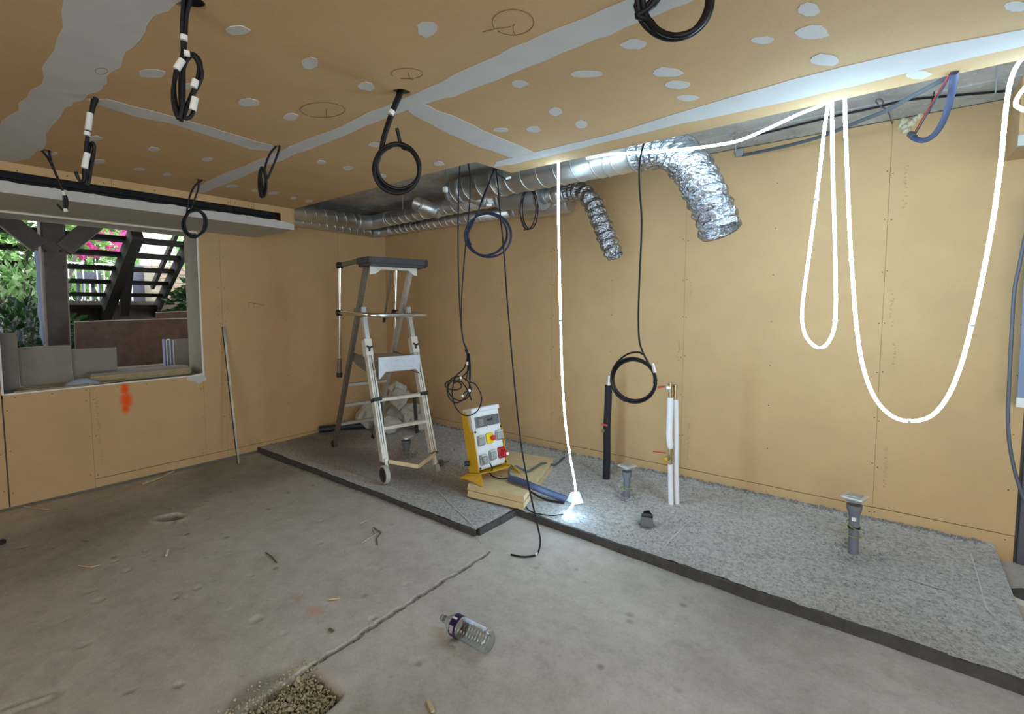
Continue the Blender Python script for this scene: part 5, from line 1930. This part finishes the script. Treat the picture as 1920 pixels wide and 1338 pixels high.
# white insulated pair with valves
pw_ = sat(1261, 945)
h = hang(pw_)
wp = thing('insulated_pipe', pw_, 'pair of white foam insulated pipes with brass valves', 'pipe')
obj('foam_sleeve', MB().tube(smooth([h(1258, 948) + Vector((0, 0, -.01)), h(1257, 900), h(1257, 870)], 4), .017, 14), M['insul_white'], wp)
obj('foam_sleeve', MB().tube(smooth([h(1257, 841), h(1255, 815), h(1256, 780), h(1257, 745)], 4), [.014] + [.021] * 11 + [.020], 14), M['insul_white'], wp)
obj('foam_sleeve', MB().tube(smooth([h(1270, 950, -.02) + Vector((0, 0, -.01)), h(1268, 900, -.02), h(1268, 820, -.02), h(1267, 749, -.02)], 4), .017, 14), M['insul_white'], wp)
obj('valve_body', MB().tube([h(1257, 872), h(1257, 840)], .011, 10).lathe(h(1257, 862), (0, 0, 1), [(0, .015), (.012, .015)], 6).lathe(h(1257, 845), (0, 0, 1), [(0, .015), (.012, .015)], 6), M['brass'], wp)
vs_ = obj('valve_spout', MB().tube([h(1256, 856), h(1249, 859, .02)], .013, 12), M['brass'], wp)
obj('yellow_cap', MB().tube([h(1249, 860, .02), h(1245, 863, .035)], .017, 12), simple('yellow_cap', srgb(214, 176, 60), .4, .3), vs_)
obj('valve_lever', MB().bar(h(1248, 849, .02), h(1224, 846, .035), .010, .005), M['red'], wp)
for k, (x, y, o_) in enumerate(((1257, 716, 0), (1266, 720, -.02))):
    vt = obj('valve_body', MB().tube([h(x, y + 30, o_), h(x, y + 2, o_)], .012, 10).lathe(h(x, y + 24, o_), (0, 0, 1), [(0, .016), (.012, .016)], 6).lathe(h(x, y + 8, o_), (0, 0, 1), [(0, .017), (.014, .017)], 6).lathe(h(x, y + 4, o_), (0, 0, 1), [(0, .014), (.012, .014)], 12), M['brass'], wp)
obj('valve_spout', MB().tube([h(1256, 727), h(1248, 727, .01)], .017, 12), M['steel'], wp)
obj('valve_lever', MB().bar(h(1246, 724, .01), h(1233, 726, .03), .014, .012), M['red'], wp)

# small steel junction sticking out of the screed
q = sat(1213, 980)
fb = thing('floor_box', q, 'small bent grey metal box stub set in the screed', 'box')
R_ = Matrix.Rotation(.35, 3, 'Z')
mb = MB()
for dx, dy, sx_, sy_ in ((-.035, 0, .004, .06), (.035, 0, .004, .06), (0, -.03, .07, .004), (0, .03, .07, .004)):
    mb.box(q + R_ @ Vector((dx, dy, .012)), (sx_, sy_, .07), R_)
obj('box_shell', mb, M['pvc'], fb)
obj('bent_flap', MB().prism([q + R_ @ Vector((-.03, .03, .045)), q + R_ @ Vector((.03, .03, .045)), q + R_ @ Vector((.01, .015, .075)), q + R_ @ Vector((-.02, .01, .07))], (0, .004, 0)), M['black_plastic'], fb)

# ================================================================== SITE POWER BOX ON WOODEN PANELS
PK = (CAM.z - .056) / (CAM.z - .086)


def pk(p):
    return CAM + (Vector(p) - CAM) * PK


A_, B_, C_ = pk((2.537, -1.287, 0)), pk((2.983, -1.229, 0)), pk((2.70, -.43, 0))
A_.z = B_.z = C_.z = 0
PB = .056
D_ = A_ + (C_ - B_) * .97
for k, (dz, nm) in enumerate(((0, 'lower'), (1, 'upper'))):
    z0 = PB + .044 * k
    t = thing('wooden_panel', (2.6, -.9, z0), ['lower of two pale wooden panels under the power box', 'upper of two pale wooden panels carrying the power box'][k], 'panel')
    sh_ = Vector((-.010 * k, .012 * k, 0))
    obj('panel_board', MB().prism([q + sh_ + Vector((0, 0, z0 + .004)) for q in (A_, B_, C_, D_)], (0, 0, .036)), M['wood_pale'], t)
    obj('edge_lip', MB().prism([q + sh_ + Vector((0, 0, z0)) for q in (A_.lerp(C_, -.006), B_.lerp(D_, -.006), B_.lerp(D_, .01), A_.lerp(C_, .01))], (0, 0, .016)), M['wood_pale'], t)
PT = PB + .044 + .042

pbx = thing('power_box', (2.52, -1.06, PT), 'site power distribution box on a yellow stand with grey sockets', 'power box')
BLc, BRc = pk((2.575, -1.205, 0)), pk((2.614, -.943, 0))
BLc.z = BRc.z = PT + .085
ex_ = (BRc - BLc).normalized()
up_ = Vector((-.092, .014, .432)).normalized()
up_ = (up_ - ex_ * up_.dot(ex_)).normalized()
nn_ = ex_.cross(up_)             # outwards, towards the room
WD, HT, DP = .270, .450, .10


def fc(u, v, w=0.0):             # point on the box: u across 0..1, v up 0..1, w outwards
    return BLc + ex_ * (u * WD) + up_ * (v * HT) + nn_ * w


RB = Matrix((ex_, up_, nn_)).transposed()
obj('enclosure', MB().box(fc(.5, .5, -DP / 2), (WD, HT, DP), RB, .012), M['box_white'], pbx)
obj('top_cover', MB().box(fc(.5, .965, -DP / 2 + .002), (WD + .006, HT * .075, DP + .012), RB, .006), M['box_white'], pbx)
wn = obj('breaker_window', MB().box(fc(.5, .765, .003), (WD * .86, HT * .17, .012), RB, .003), M['smoke'], pbx)
obj('breaker', MB().box(fc(.26, .76, .0092), (.045, .05, .003), RB), simple('breaker_face', srgb(128, 120, 116), .4), wn)
for k in range(4):
    obj('breaker_toggle', MB().box(fc(.50 + .055 * k, .775, .0095), (.010, .018, .004), RB), M['black_plastic'], wn)
obj('window_hinge', MB().box(fc(.5, .662, .003), (WD * .9, .008, .01), RB), M['box_white'], pbx)
obj('window_latch', MB().box(fc(.48, .672, .009), (.012, .014, .012), RB), M['box_white'], pbx)


def socket(u, v, m, name, lid_tilt=.0, w=.060, hh=.072):
    s = obj(name, MB().box(fc(u, v, .009), (w, hh, .022), RB, .006), m, pbx)
    Rt = RB @ Matrix.Rotation(lid_tilt, 3, 'X')
    obj('socket_lid', MB().box(fc(u, v - .004, .026 + (.02 if lid_tilt else 0)), (w * .9, hh * .78, .014), Rt, .006), m, s)
    obj('lid_hinge', MB().tube([fc(u - .10, v + .072, .024), fc(u + .10, v + .072, .024)], .007, 8), M['steel'] if m is M['socket_grey'] else m, s)
    return s


socket(.17, .465, M['socket_grey'], 'socket')
socket(.83, .485, M['socket_grey'], 'socket')
s_open = socket(.16, .155, M['socket_grey'], 'socket', -.5)
socket(.50, .19, M['socket_grey'], 'socket')
s_ = obj('red_socket', MB().box(fc(.84, .195, .012), (.066, .082, .03), RB, .008), M['socket_red'], pbx)
obj('socket_lid', MB().lathe(fc(.84, .175, .026), nn_, [(0, .03), (.022, .03), (.03, .024)], 18), M['socket_red'], s_)
obj('white_marker', MB().box(fc(.90, .165, .057), (.024, .02, .002), RB), M['white_tape'], s_)
sw = obj('switch_plate', MB().box(fc(.49, .475, .010), (.064, .078, .022), RB, .006), M['stop_yellow'], pbx)
obj('stop_button', MB().lathe(fc(.52, .475, .02), nn_, [(0, .012), (.012, .012), (.014, .019), (.026, .020), (.030, .014)], 18), M['stop_red'], sw)
for u, v in ((.055, .96), (.955, .95), (.955, .03), (.03, .035), (.03, .62), (.97, .62)):
    obj('corner_screw', MB().lathe(fc(u, v, .003), nn_, [(0, .008), (.004, .008)], 10), M['black_plastic'], pbx)
# yellow stand: two side cheeks and splayed feet
for s, u in ((-1, -.02), (1, 1.02)):
    q = [fc(u, .96, -.012 - DP), fc(u, .96, -.055), fc(u, .63, -.03), fc(u, .63, .002), fc(u, -.03, .002), fc(u, -.03, -DP - .012)]
    obj('stand_cheek', MB().prism(q, ex_ * .004 * s), M['yellow'], pbx)
obj('stand_back', MB().prism([fc(-.02, .96, -DP - .014), fc(1.02, .96, -DP - .014), fc(1.02, -.03, -DP - .014), fc(-.02, -.03, -DP - .014)], nn_ * -.004), M['yellow'], pbx)
ft0, ft1 = fc(-.06, -.045, .03), fc(1.10, -.045, .03)
obj('stand_shelf', MB().prism([fc(-.06, -.04, -DP - .03), fc(-.06, -.04, .012), fc(.2, -.045, .012), fc(.3, -.05, .05), fc(.95, -.05, .05), fc(1.1, -.04, .012), fc(1.1, -.04, -DP - .03)], Vector((0, 0, -.005))), M['yellow'], pbx)
for s, u in ((-1, -.06), (1, 1.10)):
    a, b = fc(u, -.045, -DP - .03), fc(u, -.045, .03)
    o_ = ex_ * (s * .035)
    ga, gb = Vector((a.x - .05, a.y, PT)) + o_, Vector((b.x + .055, b.y, PT)) + o_
    obj('foot_plate', MB().prism([a, b, gb, ga.lerp(gb, .62) + Vector((0, 0, .012)), ga.lerp(gb, .3) + Vector((0, 0, .012)), ga], ex_ * .004), M['yellow'], pbx)
obj('back_plug', MB().tube([fc(-.05, .12, -DP + .01), fc(-.16, .13, -DP - .01)], .02, 12), M['black_plastic'], pbx)
# plug lead into the blue sleeve
tap = dep(955, 899, depth(at(955, 899, 2, PT + .02)))
P = [fc(.24, .10, .05), fc(.27, .0, .06)] + [at(x, y, 2, PT + .012) for x, y in ((918, 885), (925, 893), (940, 897), (957, 895))]
tag(obj('plug_lead', MB().tube(smooth(P, 5), .0045, 7), M['cable'], None), 'thin black lead running from the open grey socket', 'cable')
P = [at(955, 896, 2, PT + .03), at(975, 902, 2, PT + .03), at(1000, 912, 2, PT + .02), sat(1030, 924, .06), sat(1061, 935, .028)]
bl = thing('blue_sleeve', P[-1], 'short thick blue conduit sleeve lying off the wooden panels', 'conduit')
obj('sleeve_tube', MB().tube(smooth(P, 5), .0235, 16), M['blue_conduit'], bl)
P2 = [at(962, 899, 2, PT + .006), at(990, 918, 2, PT - .02), sat(1020, 935, .02), sat(1058, 943, .012)]
obj('inner_cable', MB().tube(smooth(P2, 5), .007, 8), M['cable'], bl)
P = [at(957, 896, 2, PT + .02), at(954, 885, 2, PT + .04), at(958, 876, 2, PT + .05), at(968, 874, 2, PT + .045), at(976, 878, 2, PT + .03), at(990, 883, 2, PT + .012), at(1005, 875, 2, PT + .010), at(1018, 868, 2, PT + .012), sat(1035, 871, .03), sat(1043, 870, .012), sat(1058, 857, .012)]
tag(obj('grey_flex', MB().tube(smooth(P, 5), .0085, 8), M['cable_grey'], None), 'looped grey flex trailing from the power box across the panels', 'cable')
P = [at(975, 898, 2, PT + .02), at(979, 905, 2, PT + .01), sat(983, 930, .05), sat(984, 945, .012), sat(993, 957, .008), sat(1010, 963, .008), sat(1035, 966, .009), sat(1056, 964, .014)]
tag(obj('led_feed', MB().tube(smooth(P, 5), .004, 7), M['cable'], None), 'thin black feed lead reaching the foot of the light strip', 'cable')
# scrap cone of white plastic at the strip's foot
pc = [sat(1062, 938, .01), sat(1070, 922, .08), sat(1086, 921, .07), sat(1094, 943, .01), sat(1078, 946, .01)]
mb = MB().prism(pc, (.004, -.004, .002))
tag(obj('plastic_scrap', mb, M['paper'], None), 'white folded plastic scrap beside the foot of the light strip', 'scrap')

# ================================================================== LOOSE THINGS
# leaning aluminium bar
pb_, pt_ = Vector((.24, -1.853, .004)), Vector((.012, -1.842, 1.232))
pl_ = thing('aluminium_bar', pb_, 'long thin aluminium bar leaning against the left wall', 'bar')
obj('bar_profile', MB().bar(pb_, pt_, .018, .018, (0, 1, 0)), M['chrome'], pl_)
obj('dark_face', MB().bar(pb_ + Vector((.002, -.0105, 0)), pt_ + Vector((.002, -.0105, 0)), .002, .016, (1, 0, 0)), M['black'], pl_)

# bottle
b0, b1 = at(829, 1156, 2, .05), at(919, 1204, 2, .055)
ax = (b1 - b0)
ax.z = .005
LB = ax.length
ax.normalize()
RBt = .045
bot = thing('water_bottle', (b0.x, b0.y, 0), 'empty clear plastic water bottle lying on the concrete floor', 'bottle')
b0.z = RBt + .002
prof = [(0, .013), (.014, .013), (.016, .016), (.02, .016), (.024, .014), (.04, .022), (.06, .036), (.075, .044), (.08, RBt)]
s = .118
while s < LB - .03:
    prof += [(s, RBt), (s + .003, RBt - .0015), (s + .0065, RBt - .0045), (s + .010, RBt - .0015), (s + .013, RBt)]
    s += .0155
prof += [(LB - .012, RBt), (LB - .004, RBt - .006), (LB, RBt - .016)]
inner = [(h_, max(.001, r_ - .0009)) for h_, r_ in prof][::-1]
mb = MB().lathe(b0, ax, prof, 36, True, (False, True))
mb.lathe(b0, ax, [(h_ - (.0009 if i == 0 else 0), r_) for i, (h_, r_) in enumerate(inner)], 36, True, (True, False))
obj('bottle_body', mb, M['pet'], bot)
obj('bottle_mouth', MB().lathe(b0, ax, [(-.002, .011), (-.002, .0142), (.012, .0142)], 20, True, (False, False)), simple('neck_ring', srgb(170, 172, 170), .4), bot)
lab = obj('bottle_label', MB().lathe(b0, ax, [(.082, RBt + .0006), (.119, RBt + .0006)], 36, True, (False, False)), M['navy_label'], bot)
e1 = ax.cross(Vector((0, 0, 1))).normalized()
e2 = e1.cross(ax)


def onlab(h_, a):
    return b0 + ax * h_ + (e1 * cos(a) + e2 * sin(a)) * (RBt + .0012)


for (h0, h1, a0, a1, m_) in ((.083, .108, 1.15, 1.35, M['white_tape']), (.086, .108, .1, .55, simple('label_grey', srgb(170, 166, 176), .5)), (.09, .105, -.15, .08, simple('label_pink', srgb(190, 170, 180), .5))):
    n_ = 5
    V_ = [onlab(h0, a0 + (a1 - a0) * k / n_) for k in range(n_ + 1)] + [onlab(h1, a0 + (a1 - a0) * k / n_) for k in range(n_ + 1)]
    obj('label_print', MB().add(V_, [[k, k + 1, n_ + 2 + k, n_ + 1 + k] for k in range(n_)]), m_, lab)

# splinters, twigs and chips
g = random.Random(31)


def sliver(px, w, th, m, name, label, cat, z=.004, group=None):
    P = [at(x, y, 2, 0) for x, y in px]
    mb = MB()
    for a, b in zip(P[:-1], P[1:]):
        za, zb = floor_z(a.x, a.y) + z, floor_z(b.x, b.y) + z
        mb.bar((a.x, a.y, za + th / 2), (b.x, b.y, zb + th / 2), w, th, (0, 0, 1), min(w, th) * .2)
    return tag(obj(name, mb, m, None), label, cat, group)


sliver([(268, 908), (300, 896), (326, 884)], .022, .012, M['splinter'], 'wood_splinter', 'long pale wood splinter near the foot of left wall', 'wood')
sliver([(46, 950), (92, 955)], .012, .006, M['splinter'], 'wood_splinter', 'flat pale splinter along the base of left wall', 'wood')
sliver([(148, 1060), (172, 1064), (188, 1060)], .010, .006, M['splinter'], 'wood_splinter', 'curved pale shaving on the floor at left', 'wood')
sliver([(498, 1041), (509, 1049), (519, 1061)], .007, .005, M['twig'], 'wire_offcut', 'short dark bent offcut in the middle of the floor', 'offcut')
sliver([(678, 1023), (692, 1014), (704, 1006), (699, 993)], .006, .005, M['splinter'], 'wire_offcut', 'forked pale stick lying before the screed edge', 'offcut')
sliver([(700, 993), (715, 1003), (706, 1014), (708, 1026)], .006, .005, M['twig'], 'wire_offcut', 'dark bent wire beside the forked pale stick', 'offcut')
sliver([(312, 1048), (316, 1035)], .010, .006, M['paper'], 'paper_chip', 'small white chip right of the curved shaving', 'chip')
sliver([(617, 1128), (637, 1126)], .014, .008, M['splinter'], 'wood_chip', 'small pale wood chip left of the groove', 'chip')
sliver([(802, 1313), (812, 1335)], .014, .008, M['splinter'], 'wood_chip', 'pale wood chip at the bottom edge below the bottle', 'chip')
sliver([(675, 985), (688, 979)], .012, .006, M['splinter'], 'wood_chip', 'thin pale chip nearest the screed edge', 'chip')
sliver([(1222, 1049), (1245, 1056)], .02, .012, M['gravel'], 'rubble_chip', 'flat stone chip at the front edge of the right screed', 'chip')
sliver([(617, 1182), (626, 1187)], .012, .006, M['twig'], 'wood_chip', 'dark little chip between the bottle and the groove', 'chip')
sliver([(2, 1017), (6, 1019)], .03, .03, M['black_plastic'], 'plastic_plug', 'small black plastic plug at the left edge of floor', 'plug')

# sneaker at the right edge
q = at(1907, 1124, 2, 0) + Vector((-.035, -.02, 0))
sn = thing('sneaker', (q.x + .12, q.y, 0), 'dark grey sneaker with a pale sole at the right edge', 'shoe')


def shoe_ring(u, wd, z0, z1, n=14):
    out = []
    for k in range(n):
        a = pi * k / (n - 1)
        out.append(Vector((q.x + u * .96, q.y + .02 + u * -.18 - wd * cos(a), z0 + (z1 - z0) * (max(0.0, sin(a)) ** .7))))
    return out


secs = [(0.0, .018, .012, .03), (.015, .032, .012, .045), (.05, .045, .012, .062), (.10, .048, .012, .075), (.15, .043, .012, .105), (.19, .038, .012, .12), (.25, .036, .012, .115), (.285, .026, .014, .09)]
mb = MB()
rows = [shoe_ring(u, w, .022, z1) for u, w, z0, z1 in secs]
for r_ in rows:
    mb.v += [tuple(v) for v in r_]
for i in range(len(rows) - 1):
    for k in range(13):
        mb.f.append([i * 14 + k, (i + 1) * 14 + k, (i + 1) * 14 + k + 1, i * 14 + k + 1])
        mb.s.append(True)
mb.f += [list(range(14)), [14 * 7 + k for k in range(13, -1, -1)]]
mb.s += [False, False]
obj('upper', mb, M['shoe'], sn)
o_ = [Vector((q.x + u * .96 - (.01 if i == 0 else 0), q.y + .02 - u * .18 - (w + .006), .001)) for i, (u, w, a, b) in enumerate(secs)] + [Vector((q.x + u * .96, q.y + .02 - u * .18 + (w + .006), .001)) for u, w, a, b in reversed(secs)]
obj('sole', MB().prism(o_, (0, 0, .027)), M['sole'], sn)
for k in range(4):
    u = .08 + .022 * k
    obj('lace', MB().tube([Vector((q.x + u, q.y + .02 - u * .18 - .025, .068 + .012 * k)), Vector((q.x + u, q.y + .02 - u * .18, .078 + .012 * k)), Vector((q.x + u, q.y + .02 - u * .18 + .025, .068 + .012 * k))], .003, 5), M['sole'], sn)

# blue-grey sheet hanging at the right edge
bs = thing('hanging_sheet', at(1912, 760, 1, -.08), 'blue-grey sheet with white hem hanging by the door jamb', 'sheet')
pp = [at(x, y, 1, -.08) for x, y in ((1919, 535), (1914, 640), (1907, 745))]
z_t, z_b = pp[0].z, pp[2].z
obj('sheet_panel', MB().prism([pp[0], pp[1], pp[2], Vector((5.62, -.08, z_b)), Vector((5.62, -.08, z_t + .45)), Vector((pp[0].x + .01, -.08, z_t + .45))], (0, .006, 0)), M['blue_sheet'], bs)
obj('white_hem', MB().span((pp[2].x - .002, -.086, z_b - .05), (5.62, -.072, z_b)), M['white_tape'], bs)
